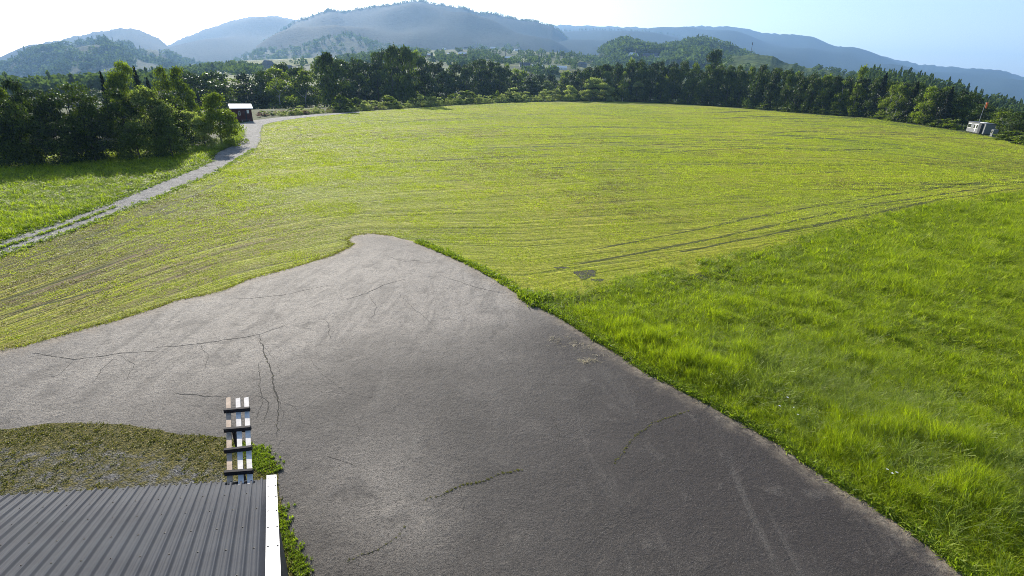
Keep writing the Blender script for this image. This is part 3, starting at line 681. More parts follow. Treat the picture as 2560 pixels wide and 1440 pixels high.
# left clump, one by one
LC = [
 ('near_birch', 'birch_tree', -40, 372, 175, 90, 'tall dark birch at the far left edge of the woods, cut by the frame', 6),
 ('near_birch', 'birch_tree', 14, 384, 178, 62, 'tall narrow birch, first from the left edge of the woods', 0),
 ('near_birch', 'birch_tree', 46, 380, 176, 58, 'tall narrow birch with the highest tip, second from the left edge', 3),
 ('near_alder', 'alder_tree', 92, 380, 213, 80, 'dark alder with a ragged tip just right of the two tall birches', 0),
 ('near_alder', 'alder_tree', 70, 386, 260, 100, 'low dark alder standing in front of the tall birches', -3),
 ('near_alder', 'alder_tree', 150, 382, 243, 90, 'dark bushy alder left of the big round crown', 0),
 ('near_alder', 'alder_tree', 208, 380, 216, 118, 'big round dark alder in the middle left of the woods', 2),
 ('near_alder', 'alder_tree', 262, 378, 246, 95, 'dark alder filling the gap right of the big round crown', 0),
 ('near_alder', 'alder_tree', 330, 376, 234, 104, 'broad round alder with sunlit top, left neighbour of the large leafy one', 2),
 ('near_goat', 'alder_tree', 405, 372, 230, 118, 'large leafy round tree with pale sunlit edge on its right side', 2),
 ('near_alder', 'alder_tree', 440, 370, 242, 80, 'dark tree tucked behind the pale sunlit edge of the large leafy one', 4),
 ('near_goat', 'willow_tree', 487, 366, 288, 70, 'low pale green goat willow next to the track bend', 2),
 ('near_goat', 'willow_tree', 514, 366, 300, 55, 'lowest pale willow bush between the goat willow and the cone shaped tree', 0),
 ('near_cone', 'birch_tree', 556, 362, 243, 96, 'bright green cone shaped tree beside the red hut and track', 0),
 ('spruce', 'spruce_tree', 290, 335, 190, 40, 'dark spruce left of the tall birch pair behind the alders', 0),
 ('near_birch', 'birch_tree', 341, 335, 163, 82, 'tallest bright birch rising behind the round alders', 0),
 ('near_birch', 'birch_tree', 310, 338, 205, 50, 'small green birch between the dark spruce and the tallest birch', 0),
 ('spruce', 'spruce_tree', 373, 335, 178, 48, 'dark spruce pressed against the right side of the tallest birch', 3),
 ('spruce', 'spruce_tree', 398, 333, 205, 40, 'short dark spruce filling the dip behind the leafy round tree', 6),
 ('near_birch', 'birch_tree', 432, 332, 178, 56, 'slender yellow green birch, left one of the close pair above the willows', 0),
 ('near_birch', 'birch_tree', 470, 332, 178, 66, 'taller yellow green birch, right one of the close pair above the willows', 0),
 ('near_birch', 'birch_tree', 494, 334, 232, 40, 'small green birch below the close pair of yellow green birches', 0),
 ('near_alder', 'alder_tree', 118, 350, 232, 70, 'dark alder behind the gap with the view to the far fields', 8),
 ('near_alder', 'alder_tree', 20, 395, 300, 90, 'low dark alder bush at the foot of the leftmost birches', -2),
 ('near_alder', 'alder_tree', 240, 384, 300, 90, 'low dark undergrowth tree in front of the big round crown', -2),
 ('near_alder', 'alder_tree', 160, 388, 310, 90, 'low dark undergrowth tree left in front of the big round crown', -3),
 ('near_alder', 'alder_tree', 350, 378, 310, 80, 'low dark undergrowth tree in front of the broad alder', -2),
 ('near_alder', 'alder_tree', 432, 372, 305, 70, 'low dark undergrowth tree below the leafy tree with pale edge', -2)]
for kd, nm, x, yb, yt, wp, lb, bk in LC:
    if x < 452 and yb > 360: yb += 18
    yt -= 8
    tree_at(kd, nm, x, yb, yt, wp, lb, nm.replace('_', ' '), 'trees of the left woods', back=bk)

for k in range(34):
    x = -30 + 620 * k / 34 + TR.uniform(-6, 6)
    tree_at('far_alder', 'alder_tree', x, 300, TR.uniform(232, 250) - (x > 240) * 18 - (x > 440) * 14, TR.uniform(44, 60), 'hazy alder rising behind the left woods, far side of the gap', 'alder tree', 'alders behind the left woods', back=TR.uniform(130, 280))
# woods along the far side of the field
TOPF = [(470, 178), (520, 182), (560, 186), (640, 190), (700, 163), (760, 168), (800, 150), (830, 140), (870, 150), (920, 150), (960, 132), (1000, 120), (1040, 128), (1062, 150), (1100, 160), (1150, 166), (1200, 148), (1250, 158), (1300, 176), (1350, 192), (1400, 186), (1440, 172), (1500, 162), (1560, 152), (1600, 156), (1700, 158), (1800, 162), (1900, 168), (2000, 182), (2100, 192), (2150, 194), (2200, 200), (2300, 214), (2400, 232), (2450, 262), (2560, 288), (2700, 330)]
def near_label(x):
    marks = [(560, 'left of the red hut roof'), (700, 'above the track bend'), (850, 'behind the round topped tree'), (1000, 'under the highest tree'), (1200, 'below the village roofs'), (1400, 'by the long white barn'), (1600, 'below the farm spire'), (1800, 'below the green foothill'), (2000, 'below the radio mast'), (2200, 'by the edge spruce'), (2700, 'behind the grey cabin')]
    for m, t in marks:
        if x <= m: return t
k = 0
for row, (back, dy) in enumerate(((14, 10), (24, 0), (40, -1))):
    x = 500 if row == 0 else 485
    while x < 2640:
        edge = ip(FE, x); b = G(x, edge); dist = math.hypot(b[0], b[1])
        wpx = TR.uniform(8.0, 11.5) * F / (dist + back)
        yt = ip(TOPF, x) + dy + TR.uniform(-3, 5) + (TR.random() < .2) * 5
        if row == 0 and x < 1400: bk = 62
        else: bk = back if x > 1400 else back + 54
        if x > 1500: bk = back * .55 if row < 2 else back * .8
        if x > 2340: bk += 14
        r = TR.random(); kd = 'far_alder' if r < .78 else 'far_birch'
        nm = 'alder_tree' if kd == 'far_alder' else 'birch_tree'
        rw = ('front', 'middle', 'back')[row]
        lb = f"{'dark leafy alder' if kd == 'far_alder' else 'lighter slim birch'} in the {rw} row {near_label(x)}"
        if 560 < x < 640 and row == 0: bk += 8
        tree_at(kd, nm, x, edge, yt, wpx, lb, nm.replace('_', ' '), f'{rw} trees of the far woods {near_label(x)}', back=bk)
        x += wpx * TR.uniform(.60, .85) * (1.0 if row else 1.1)
SP = [
 ('far_alder', 'alder_tree', 828, 283, 134, 50, 'round topped dark tree standing above the row left of centre', 34),
 ('far_alder', 'alder_tree', 985, 272, 117, 60, 'highest broad tree of the far row, left half of the tall crown', 44),
 ('far_alder', 'alder_tree', 1024, 271, 122, 50, 'highest broad tree of the far row, right half of the tall crown', 40),
 ('far_birch', 'birch_tree', 2128, 290, 168, 34, 'thin pale birch with an open crown rising above the right woods', 6),
 ('spruce', 'spruce_tree', 2186, 297, 184, 44, 'dark spruce tip right of the thin pale birch', 8),
 ('spruce', 'spruce_tree', 2266, 308, 205, 46, 'dark spruce standing at the edge of the field where shadows fall', 4),
 ('spruce', 'spruce_tree', 2350, 320, 218, 46, 'dark spruce left of the grey cabin', 6),
 ('far_birch', 'birch_tree', 2306, 313, 216, 60, 'brownish leafy birch between the two dark spruces', 3),
 ('far_birch', 'birch_tree', 2232, 303, 215, 50, 'light green birch left of the edge spruce', 1),
 ('far_birch', 'birch_tree', 1556, 254, 178, 34, 'bright yellow green birch at the far corner of the field', 3),
 ('near_goat', 'willow_tree', 1480, 254, 196, 60, 'broad pale willow at the far corner of the field', 5),
 ('near_goat', 'willow_tree', 1510, 254, 208, 50, 'pale willow bush left of the bright yellow green birch', 3),
 ('near_goat', 'willow_tree', 1425, 254, 215, 40, 'low pale willow where the shrub row meets the woods', 4),
 ('near_goat', 'willow_tree', 1590, 255, 205, 44, 'pale willow bush right of the bright yellow green birch', 4),
 ('far_alder', 'alder_tree', 1770, 262, 128, 52, 'broad crowned tree with open limbs above the wood by the foothill', 70)]
for kd, nm, x, yb, yt, wp, lb, bk in SP:
    tree_at(kd, nm, x, yb, yt, wp, lb, nm.replace('_', ' '), 'standout trees of the far woods', back=bk)
# shrub row along the far edge
x = 655; k = 0
while x < 1440:
    edge = ip(FE, x); b = G(x, edge); dist = math.hypot(b[0], b[1])
    prom = {0: 1}.get(0)
    hp = 12 + 10 * abs(math.sin(x * .031)) * (1 if x > 700 else .6) + TR.uniform(0, 7) + (8 if 850 < x < 920 else 0)
    hp *= (.8 if x < 850 else 1.25) * TR.uniform(.7, 1.15)
    kd = 'green_shrub' if (TR.random() < .3 or 855 < x < 905) else 'shrub'
    where = ('by the track bend' if x < 760 else 'left of the tallest trees' if x < 950 else 'under the tallest far trees' if x < 1120 else 'below the village roofs' if x < 1300 else 'by its right corner')
    tree_at(kd, 'shrub', x, edge - 1.2, edge - hp, hp * TR.uniform(.7, 1.3), f"{'green' if kd == 'green_shrub' else 'pale grey green'} willow shrub, far field edge {where}", 'shrub', f'shrubs of the far field edge {where}', 'foliage', back=TR.uniform(1, 9))
    x += TR.uniform(7, 12); k += 1
x = 700
while x < 1450:      # low pale scrub filling the strip in front of the shrubs
    edge = ip(FE, x); hp = TR.uniform(7, 15) * (.75 if x < 850 else 1.1)
    where = 'by the track bend' if x < 760 else 'left of the tallest trees' if x < 950 else 'under the tallest far trees' if x < 1120 else 'below the village roofs' if x < 1300 else 'by its right corner'
    tree_at('shrub', 'shrub', x, edge - .6, edge - hp, hp * TR.uniform(.9, 1.6), f'low pale scrub bush at the very field edge {where}', 'shrub', f'low scrub of the far field edge {where}', 'foliage', back=TR.uniform(.5, 3.5))
    x += TR.uniform(5, 9)
for k in range(46):
    x = TR.uniform(640, 1000); edge = ip(FE, x)
    tree_at('fireweed', 'fireweed_clump', x, edge - 1, edge - TR.uniform(5, 9), TR.uniform(9, 18), 'pinkish fireweed clump among the shrubs at the far field edge', 'wildflower', 'fireweed clumps at the far field edge', 'foliage', back=TR.uniform(0, 8))
for k in range(90):      # dark understorey closing the foot of the right woods, standing in for its shadow line
    x = 1400 + 1200 * k / 90 + TR.uniform(-6, 6); edge = ip(FE, x)
    if 2385 < x < 2515: continue
    b = G(x, edge); dist = math.hypot(b[0], b[1])
    tree_at('green_shrub', 'shrub', x, edge - .5, edge - TR.uniform(2.5, 4.5) * F / dist, TR.uniform(4, 7) * F / dist, f'low green shrub at the foot of the woods {near_label(x)}', 'shrub', f'underwood shrubs {near_label(x)}', 'foliage', back=TR.uniform(1.5, 7))

KEEP = [(640, 172, 20), (672, 170, 24), (712, 176, 34), (1043, 153, 34), (1075, 142, 13), (1127, 138, 18), (1157, 141, 20), (1272, 150, 26), (1312, 168, 26), (1345, 170, 30), (1394, 174, 44), (1455, 168, 18), (1490, 145, 32), (1582, 146, 24), (1624, 146, 36), (1642, 147, 16), (1110, 125, 10), (1165, 124, 9), (1232, 124, 12), (1290, 128, 10)]
def kept(x, y): return any(abs(x - hx) < hw * .7 + 3 and hy - 9 < y < hy + 8 for hx, hy, hw in KEEP)
# far-off wood on valley floor and foothills: one mass nobody could count
lowV, lowF = [], []
def lowcrown(seed, n, con=False):
    rg = np.random.default_rng(seed); d = rg.normal(size=(n, 3)); d /= np.linalg.norm(d, axis=1)[:, None]
    if con:
        t = rg.random(n) ** .8; q = (1 - t) * .3 * rg.random(n) ** .5; an = rg.random(n) * 6.28
        C = np.stack([q * np.cos(an), q * np.sin(an), t], 1)
    else: C = d * rg.uniform(.6, 1, (n, 1)) * np.array([.5, .5, .42]) + [0, 0, .5]
    return cards(C, .30, rg)
LOW = [lowcrown(s, 60) for s in range(6)] + [lowcrown(s, 60, True) for s in range(6, 9)]
def mass(name, pts, hs, ws, kinds, mat, label):
    rg = np.random.default_rng(3); Vs, Fs, T = [], [], []; off = 0
    for p, h, w_, kd in zip(pts, hs, ws, kinds):
        v, f = LOW[kd]; a = rg.uniform(0, 6.28); c, s = math.cos(a), math.sin(a)
        q = v @ np.array([[c * w_, s * w_, 0], [-s * w_, c * w_, 0], [0, 0, h]]) + p
        Vs.append(q); Fs.append(f + off); off += len(v); T.append(np.clip(rg.normal(rg.uniform(.2, .7), .15, len(f)), 0, 1))
    o = link(name, npmesh(name, np.vstack(Vs), np.vstack(Fs), mat, False, None, dict(tint=np.concatenate(T))))
    tag(o, label, 'wood', None, 'stuff')
rg = np.random.default_rng(17); pts, hs, ws, ks = [], [], [], []
for i in range(3400):
    x = rg.uniform(-20, 2300); top = ip(YV, x); y = top + 2 + rg.random() * (max(ip(TOPF, max(x, 470)), top + 22) - top)
    if x < 470: y = top + 2 + rg.random() * 45
    if np.sin(x * .05 + y * .35) + np.sin(x * .021 - y * .2) < -0.5 and rg.random() < .8: continue
    if 560 < x < 842 and 146 < y < 170 and rg.random() < .92: continue
    if kept(x, y): continue
    h = hit(x, y)
    if h is None or math.hypot(h[0], h[1]) < 380: continue
    pts.append(h - [0, 0, .5]); H_ = rg.uniform(6, 13); hs.append(H_); ws.append(H_ * rg.uniform(.7, 1.2)); ks.append(rg.integers(0, 9) if rg.random() < .4 else rg.integers(0, 6))
mass('valley_wood', pts, hs, ws, ks, MT['farleaf'], 'scattered far woods and hedges covering the hazy valley floor')
def on_hill(key, n, hmin, hmax, tlo, thi, con, seed, mask=None):
    rg = np.random.default_rng(seed); W = HV[key]; nx, m, _ = W.shape; P_, h_, w_, k_ = [], [], [], []
    for i in range(n):
        u = rg.random() * (nx - 1.01); t = (tlo + (thi - tlo) * rg.random()) * (m - 1.01); a, b = int(u), int(t); fu, ft = u - a, t - b
        if mask and not mask(u / nx, t / m, rg): continue
        p = (W[a, b] * (1 - fu) + W[a + 1, b] * fu) * (1 - ft) + (W[a, b + 1] * (1 - fu) + W[a + 1, b + 1] * fu) * ft
        if key in 'FM' and kept(*proj(p)): continue
        P_.append(p - [0, 0, .5]); H_ = rg.uniform(hmin, hmax); h_.append(H_)
        cn = rg.random() < con; w_.append(H_ * (rg.uniform(.5, .8) if cn else rg.uniform(.8, 1.3))); k_.append(int(rg.integers(6, 9)) if cn else int(rg.integers(0, 6)))
    return P_, h_, w_, k_
mass('foothill_wood', *on_hill('F', 1500, 12, 22, .15, 1, .1, 31), MT['farleaf'], 'rounded broadleaf wood covering the low foothill right of centre')
mass('hill_wood', *on_hill('A2', 1500, 14, 26, .2, 1, .3, 32, lambda u, t, r: math.sin(u * 40) + math.sin(t * 9 + u * 20) > -.7), MT['farleaf'], 'patchy wood covering the hill at the far left')
mass('knoll_wood', *on_hill('G', 260, 5, 9, .2, .95, .1, 33, lambda u, t, r: u > .42 or u < .12 or t < .3), MT['farleaf'], 'wood on the dark right flank of the bare green knoll')
mass('spruce_wood', *on_hill('H', 800, 6, 9.5, .1, 1, .85, 34, lambda u, t, r: u < .62 or r.random() < .12), MT['farleaf'], 'planted spruce wood rising on the slope behind the right hand trees')
mass('ridge_wood', *on_hill('C', 700, 9, 17, .93, 1, .6, 35), MT['farleaf'], 'pointed trees along the crest of the highest hill')
mass('ridge_wood', *on_hill('E', 160, 10, 18, .95, 1, .6, 36), MT['farleaf'], 'pointed trees along the crest of the hazy middle ridge right of centre')
mass('slope_wood', *on_hill('M', 700, 12, 20, .1, 1, .3, 37), MT['farleaf'], 'wood on the low hazy slopes under the highest hill')

# ------------------------------------------------------------------ tufts: grass through geometry nodes
def tuft(name, mat, n, hgt, spread, wid, lean, seed, seg=3, heads=False):
    rg = np.random.default_rng(seed); V, Fq, Tn = [], [], []
    for k in range(n):
        an = rg.uniform(0, 6.283); q = spread * math.sqrt(rg.random()); bx, by = q * math.cos(an), q * math.sin(an)
        dr = rg.uniform(0, 6.283); ln = lean * rg.uniform(.3, 1.3); h = hgt * rg.uniform(.5, 1.15); w_ = wid * rg.uniform(.7, 1.3)
        sx, sy = -math.sin(dr + 1.57 * (rg.random() < .3)), math.cos(dr); b0 = len(V); t0 = np.clip(rg.normal(.45, .22), 0, 1)
        for i in range(seg + 1):
            t = i / seg; ww = w_ * (1 - t) ** .7 + .0005
            cx, cy, cz = bx + math.cos(dr) * ln * h * t * t, by + math.sin(dr) * ln * h * t * t, h * t * (1 - .25 * ln * t)
            if heads and i == seg: ww = w_ * .9
            V += [(cx - sx * ww / 2, cy - sy * ww / 2, cz), (cx + sx * ww / 2, cy + sy * ww / 2, cz)]
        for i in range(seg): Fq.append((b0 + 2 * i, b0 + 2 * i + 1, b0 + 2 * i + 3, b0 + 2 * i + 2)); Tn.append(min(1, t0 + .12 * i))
    me = npmesh(name, V, np.array(Fq), mat, False, None, dict(tint=Tn))
    return bpy.data.objects.new(name, me)
def scatter(name, pts, scl, sources, label, cat, tilt=.15, seed=0, zscl=None):
    """one object: a cloud of points, a tuft set on each of them by geometry nodes"""
    col = bpy.data.collections.new(name + '_tufts')
    for s in sources: col.objects.link(s)
    me = bpy.data.meshes.new(name); pts = np.asarray(pts, np.float32)
    me.vertices.add(len(pts)); me.vertices.foreach_set('co', pts.ravel())
    rg = np.random.default_rng(seed); n = len(pts)
    rot = np.stack([rg.normal(0, tilt, n), rg.normal(0, tilt, n), rg.uniform(0, 6.28, n)], 1).astype(np.float32)
    s3 = np.stack([scl, scl, scl if zscl is None else zscl], 1).astype(np.float32)
    for nm, arr in (('rot', rot), ('scl', s3)):
        a = me.attributes.new(nm, 'FLOAT_VECTOR', 'POINT'); a.data.foreach_set('vector', arr.ravel())
    a = me.attributes.new('pick', 'INT', 'POINT'); a.data.foreach_set('value', rg.integers(0, len(sources), n).astype(np.int32))
    o = link(name, me); tag(o, label, cat, None, 'stuff')
    ng = bpy.data.node_groups.new(name + '_nodes', 'GeometryNodeTree')
    ng.interface.new_socket('Geometry', in_out='INPUT', socket_type='NodeSocketGeometry'); ng.interface.new_socket('Geometry', in_out='OUTPUT', socket_type='NodeSocketGeometry')
    N = ng.nodes; gi = N.new('NodeGroupInput'); go = N.new('NodeGroupOutput'); ci = N.new('GeometryNodeCollectionInfo')
    ci.inputs[0].default_value = col; ci.inputs[1].default_value = True; ci.inputs[2].default_value = True
    ins = N.new('GeometryNodeInstanceOnPoints'); ins.inputs['Pick Instance'].default_value = True
    def na_(nm, typ):
        q = N.new('GeometryNodeInputNamedAttribute'); q.data_type = typ; q.inputs[0].default_value = nm; return q.outputs[0]
    L = ng.links; L.new(gi.outputs[0], ins.inputs['Points']); L.new(ci.outputs[0], ins.inputs['Instance'])
    L.new(na_('pick', 'INT'), ins.inputs['Instance Index']); L.new(na_('scl', 'FLOAT_VECTOR'), ins.inputs['Scale'])
    e2r = N.new('FunctionNodeEulerToRotation'); L.new(na_('rot', 'FLOAT_VECTOR'), e2r.inputs[0]); L.new(e2r.outputs[0], ins.inputs['Rotation'])
    L.new(ins.outputs[0], go.inputs[0])
    md = o.modifiers.new('tufts', 'NODES'); md.node_group = ng
    return o
def rand_ground(n, rmin, rmax, seed, power=1.5, half=R(50), lo=None):
    """points on the ground, thinning out with distance"""
    rg = np.random.default_rng(seed); u = rg.random(n); e = 2 - power
    r = (rmin ** e + u * (rmax ** e - rmin ** e)) ** (1 / e); a = rg.uniform(-half if lo is None else lo, half, n)
    return np.stack([r * np.sin(a), r * np.cos(a)], 1), r
pave_np = np.array(gp(PAVE_L + PAVE_R + [(2450, 1850), (600, 1900), (-900, 1700), (-900, 1200)]))
mead_np = np.array(gp(mead_px)); lmead_np = np.array(gp(lmead_px)); road_np = np.array(gp(RL + RRt)); field_np = np.array(fp); isl_np = np.array(gp(isl_px))
def vnoise(p, s, seed):
    """value noise of four octaves, about -1..1"""
    rg = np.random.default_rng(seed); T = rg.uniform(-1, 1, (256, 256)); v = 0; a = 1.0; f = s * .35
    th = rg.uniform(0, 6.28); q0 = p @ np.array([[math.cos(th), -math.sin(th)], [math.sin(th), math.cos(th)]]) + 500
    for k in range(4):
        q = q0 * f; i = np.floor(q).astype(int); t = q - i; t = t * t * (3 - 2 * t); i0, j0 = i[:, 0] % 256, i[:, 1] % 256; i1, j1 = (i0 + 1) % 256, (j0 + 1) % 256
        v = v + a * ((T[i0, j0] * (1 - t[:, 0]) + T[i1, j0] * t[:, 0]) * (1 - t[:, 1]) + (T[i0, j1] * (1 - t[:, 0]) + T[i1, j1] * t[:, 0]) * t[:, 1])
        a *= .55; f *= 2.1
    return v
LONG = [tuft('long_tuft', MT['grass_long'], 16, .38, .16, .018, .7, s) for s in (1, 2, 3, 4)]
SEED_T = [tuft('seed_tuft', MT['grass_seed'], 22, .62, .14, .011, .75, s, 4, True) for s in (5, 6)]
SHORT = [tuft('short_tuft', MT['grass_short'], 14, .07, .15, .016, 1.1, s, 2) for s in (7, 8, 9)]
MT['dry_short'] = leaf_mat('dry_stubble', (0.10, 0.085, 0.025), (0.36, 0.30, 0.09), 0.3, 0.3)
MT['bright_short'] = leaf_mat('pale_cut_grass', (0.20, 0.23, 0.03), (0.56, 0.57, 0.10), 0.45, 0.2)
BRIGHT = [tuft('bright_tuft', MT['bright_short'], 14, .065, .15, .018, 1.1, s, 2) for s in (19, 20)]
DRY = [tuft('dry_tuft', MT['dry_short'], 14, .065, .15, .016, 1.2, s, 2) for s in (17, 18)]
WEED = [tuft('weed_tuft', MT['weed'], 16, .16, .12, .045, 1.3, s, 3) for s in (10, 11, 12)]
MOSS = [tuft('moss_tuft', MT['moss'], 14, .045, .07, .018, 1.4, s, 2) for s in (13, 14)]
STRAW = [tuft('straw', MT['straw'], 9, .10, .16, .012, 3.0, s, 2) for s in (15, 16)]
p, r = rand_ground(330000, 5.0, 95, 101, 1.35, R(72), R(0))
m = inside(p, mead_np); p, r = p[m], r[m]
dm = segdist(p, pave_np); nz = vnoise(p, .8, 3); nz2 = vnoise(p, .25, 4); nz3 = vnoise(p, 2.6, 44)
dtop = segdist(p, np.array(gp(MEAD_TOP)), False)
keep = (rng.random(len(p)) < np.clip(.50 + r / 40, .5, .96) + .22 * nz) & (dm > .03) & (rng.random(len(p)) < .12 + (dtop + 2.5 * nz) / 7); p, r, nz, nz2, dm, dtop = p[keep], r[keep], nz[keep], nz2[keep], dm[keep], dtop[keep]
zs = (0.55 + .24 * np.clip(nz, -1, 1.5) + .12 * nz2 + .28 * np.clip(nz3[keep], -1, 1.4)) * np.clip(.35 + dm / 1.3, .35, 1) * np.clip(.30 + dtop / 10, .30, 1)
bump = np.zeros(len(p))
for bx, by, bs, ba in ((1760, 900, 1.3, .9), (1900, 950, 1.3, 1.0), (2050, 1010, .9, .6), (2250, 1090, 1.4, .9), (2380, 1180, 1.1, .9), (2480, 1290, .8, 1.0), (1480, 780, 1.0, .5), (1620, 860, .9, .6)): bump += ba * np.exp(-((p - G(bx, by)[:2]) ** 2).sum(1) / (2 * bs * bs))
zs = zs * (.80 + .55 * bump) + .10
xs = np.clip(r / 22, .75, 2.2)
print('long tufts', len(p))
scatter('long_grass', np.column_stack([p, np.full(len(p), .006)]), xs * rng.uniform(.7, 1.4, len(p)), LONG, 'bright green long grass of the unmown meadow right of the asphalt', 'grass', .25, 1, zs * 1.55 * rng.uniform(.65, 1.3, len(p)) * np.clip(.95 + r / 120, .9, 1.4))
p, r = rand_ground(30000, 5, 40, 102, 1.3, R(72), R(0)); m = inside(p, mead_np); p, r = p[m], r[m]
q1 = np.exp(-((p - G(1930, 930)[:2]) ** 2).sum(1) / 4.5) + np.exp(-((p - G(2250, 1080)[:2]) ** 2).sum(1) / 5.0) + np.exp(-((p - G(2420, 1200)[:2]) ** 2).sum(1) / 2.5) + .05
m = (rng.random(len(p)) < q1 * .9) & (segdist(p, pave_np) > .5); p, r = p[m], r[m]
scatter('seeding_grass', np.column_stack([p, np.full(len(p), .006)]), np.full(len(p), 1.0), SEED_T, 'tall seeding grass leaning in clumps along the meadow edge', 'grass', .3, 2, rng.uniform(.65, 1.2, len(p)))
# left meadow
p, r = rand_ground(120000, 30, 105, 103, 1.2, R(60)); m = inside(p, lmead_np) & (segdist(p, road_np) > .25); p, r = p[m], r[m]
scatter('left_meadow_grass', np.column_stack([p, np.full(len(p), .006)]), np.clip(r / 24, 1.2, 3), LONG, 'bright green rough grass between the gravel track and the left woods', 'grass', .25, 3, .8 + .35 * np.clip(vnoise(p, .5, 9), -1, 1.3))
# mown field
p, r = rand_ground(420000, 8, 275, 104, 1.35); m = inside(p, field_np) & ~inside(p, pave_np) & (~inside(p, mead_np) | (segdist(p, np.array(gp(MEAD_TOP)), False) < 6)) & ~inside(p, road_np); p, r = p[m], r[m]
m = gaps(p) + .5 * vnoise(p, .25, 61) < rng.uniform(.5, 2.4, len(p)); p, r = p[m], r[m]
dark = np.zeros(len(p), bool); light = np.zeros(len(p), bool)
for pl, wd in SWATHS + [(a, .50) for a, _ in tr[:7]]:
    ln = np.array(gp(pl)); lo, hi = ln.min(0) - 6, ln.max(0) + 6; sel = np.where((p > lo).all(1) & (p < hi).all(1))[0]
    if not len(sel): continue
    q = p[sel]; wob = .25 * wd * np.sin(q[:, 0] * .9); dark[sel] |= segdist(q, ln, False) + wob < wd * .55
    light[sel] |= segdist(q - [0, wd * 1.1], ln, False) + wob < wd * .32
light &= ~dark; m = ~(dark & (rng.random(len(p)) < .97))
scatter('hay_swath', np.column_stack([p[light], np.full(light.sum(), .004)]), np.clip(r[light] / 24, .8, 3.2), BRIGHT, 'pale raised swath lines of cut grass across the far field', 'grass', .2, 45, np.clip(r[light] / 40, .8, 1.7) * 1.15)
m &= ~light; p, r = p[m], r[m]; nn = vnoise(p, 1.4, 5) + vnoise(p, .35, 6) * .6
dry = vnoise(p, .22, 71) + .6 * vnoise(p, 1.5, 72) + 1.1 * (np.exp(-((p - G(380, 600)[:2]) ** 2).sum(1) / 90) + np.exp(-((p - G(200, 700)[:2]) ** 2).sum(1) / 50)) * .7 > rng.uniform(.35, 2.2, len(p))
scatter('dry_grass', np.column_stack([p[dry], np.full(dry.sum(), .004)]), np.clip(r[dry] / 26, .8, 3.0), DRY, 'brownish dry stubble patches in the mown field', 'grass', .2, 44, rng.uniform(.6, 1.2, dry.sum()) * np.clip(r[dry] / 40, .8, 1.7))
p, r = p[~dry], r[~dry]
nn = vnoise(p, 1.4, 5) + vnoise(p, .35, 6) * .6
print('short tufts', len(p))
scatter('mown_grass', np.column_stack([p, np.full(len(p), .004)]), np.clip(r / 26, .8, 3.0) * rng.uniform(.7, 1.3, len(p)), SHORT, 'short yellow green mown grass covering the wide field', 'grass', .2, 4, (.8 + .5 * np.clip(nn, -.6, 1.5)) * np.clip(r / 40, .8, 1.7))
# tufts hanging over the paving rim and along the track
def along(lines, n, wid, seed):
    rg = np.random.default_rng(seed); out = []
    for ln in lines:
        c = densify(ln, .1, 0, False); i = rg.integers(0, len(c) - 1, n); d = c[i + 1] - c[i]; d /= np.linalg.norm(d, axis=1)[:, None] + 1e-9
        out.append(c[i] + np.stack([-d[:, 1], d[:, 0]], 1) * rg.normal(0, wid, (n, 1)))
    return np.vstack(out)
p = along([gp(PAVE_L[1:])], 3800, .16, 21); m = ~inside(p, pave_np) | (segdist(p, pave_np) < .10); p = p[m]
p2 = along([gp(PAVE_R[:7])], 2400, .22, 22); p2 = p2[~inside(p2, pave_np) | (segdist(p2, pave_np) < .12)]
scatter('verge_turf', np.column_stack([p, np.full(len(p), .01)]), rng.uniform(.5, 1.0, len(p)), DRY + MOSS + SHORT[:1], 'thin brownish turf rim along the left edge of the asphalt', 'grass', .3, 5, rng.uniform(.5, 1.3, len(p)))
scatter('verge_grass', np.column_stack([p2, np.full(len(p2), .01)]), rng.uniform(.5, 1.1, len(p2)), SHORT + WEED[:1], 'thick green turf edge along the far right rim of the asphalt', 'grass', .3, 15, rng.uniform(.8, 1.9, len(p2)))
p = along([gp(PAVE_R[7:])], 5200, .30, 23); m = ~inside(p, pave_np) | (segdist(p, pave_np) < .12); p = p[m]
scatter('verge_weeds', np.column_stack([p, np.full(len(p), .02)]), rng.uniform(.5, 1.2, len(p)), WEED, 'low leafy weeds along the right rim of the asphalt', 'weeds', .3, 6, rng.uniform(.5, 1.3, len(p)))
p = along([gp([(1310, 748), (1340, 745), (1370, 752)])], 260, .35, 24); m = ~inside(p, pave_np); 
scatter('corner_weeds', np.column_stack([p, np.full(len(p), .02)]), rng.uniform(.8, 1.5, len(p)), WEED, 'dark green clump of weeds at the notch in the asphalt edge', 'weeds', .3, 7, rng.uniform(1.2, 2.4, len(p)))
tl = [gp(RL[:9]), gp(RRt[7:]), gp([((a[0] + b[0]) / 2, (a[1] + b[1]) / 2) for a, b in zip(RL[1:6], [(-60, 665), (0, 640), (100, 605), (200, 570), (300, 530)])])]
p = np.vstack([along(tl[:2], 1100, .20, 25), along(tl[2:], 220, .08, 33)])
scatter('track_grass', np.column_stack([p, np.full(len(p), .015)]), rng.uniform(.7, 1.5, len(p)), WEED + SHORT[:1], 'rough grass and weeds lining the gravel track and its middle strip', 'grass', .3, 8, rng.uniform(.3, 1.1, len(p)))
p = along([gp([(608, 336), (598, 352), (578, 362), (545, 377)]), gp([(570, 368), (588, 345), (596, 325)])], 420, .8, 26); p = p[~inside(p, road_np) & (segdist(p, road_np) > .3)]
scatter('bend_grass', np.column_stack([p, np.full(len(p), .01)]), rng.uniform(1.2, 2.2, len(p)), SEED_T, 'yellowish long grass at the foot of the cone shaped tree by the bend', 'grass', .3, 9, rng.uniform(.8, 1.5, len(p)))
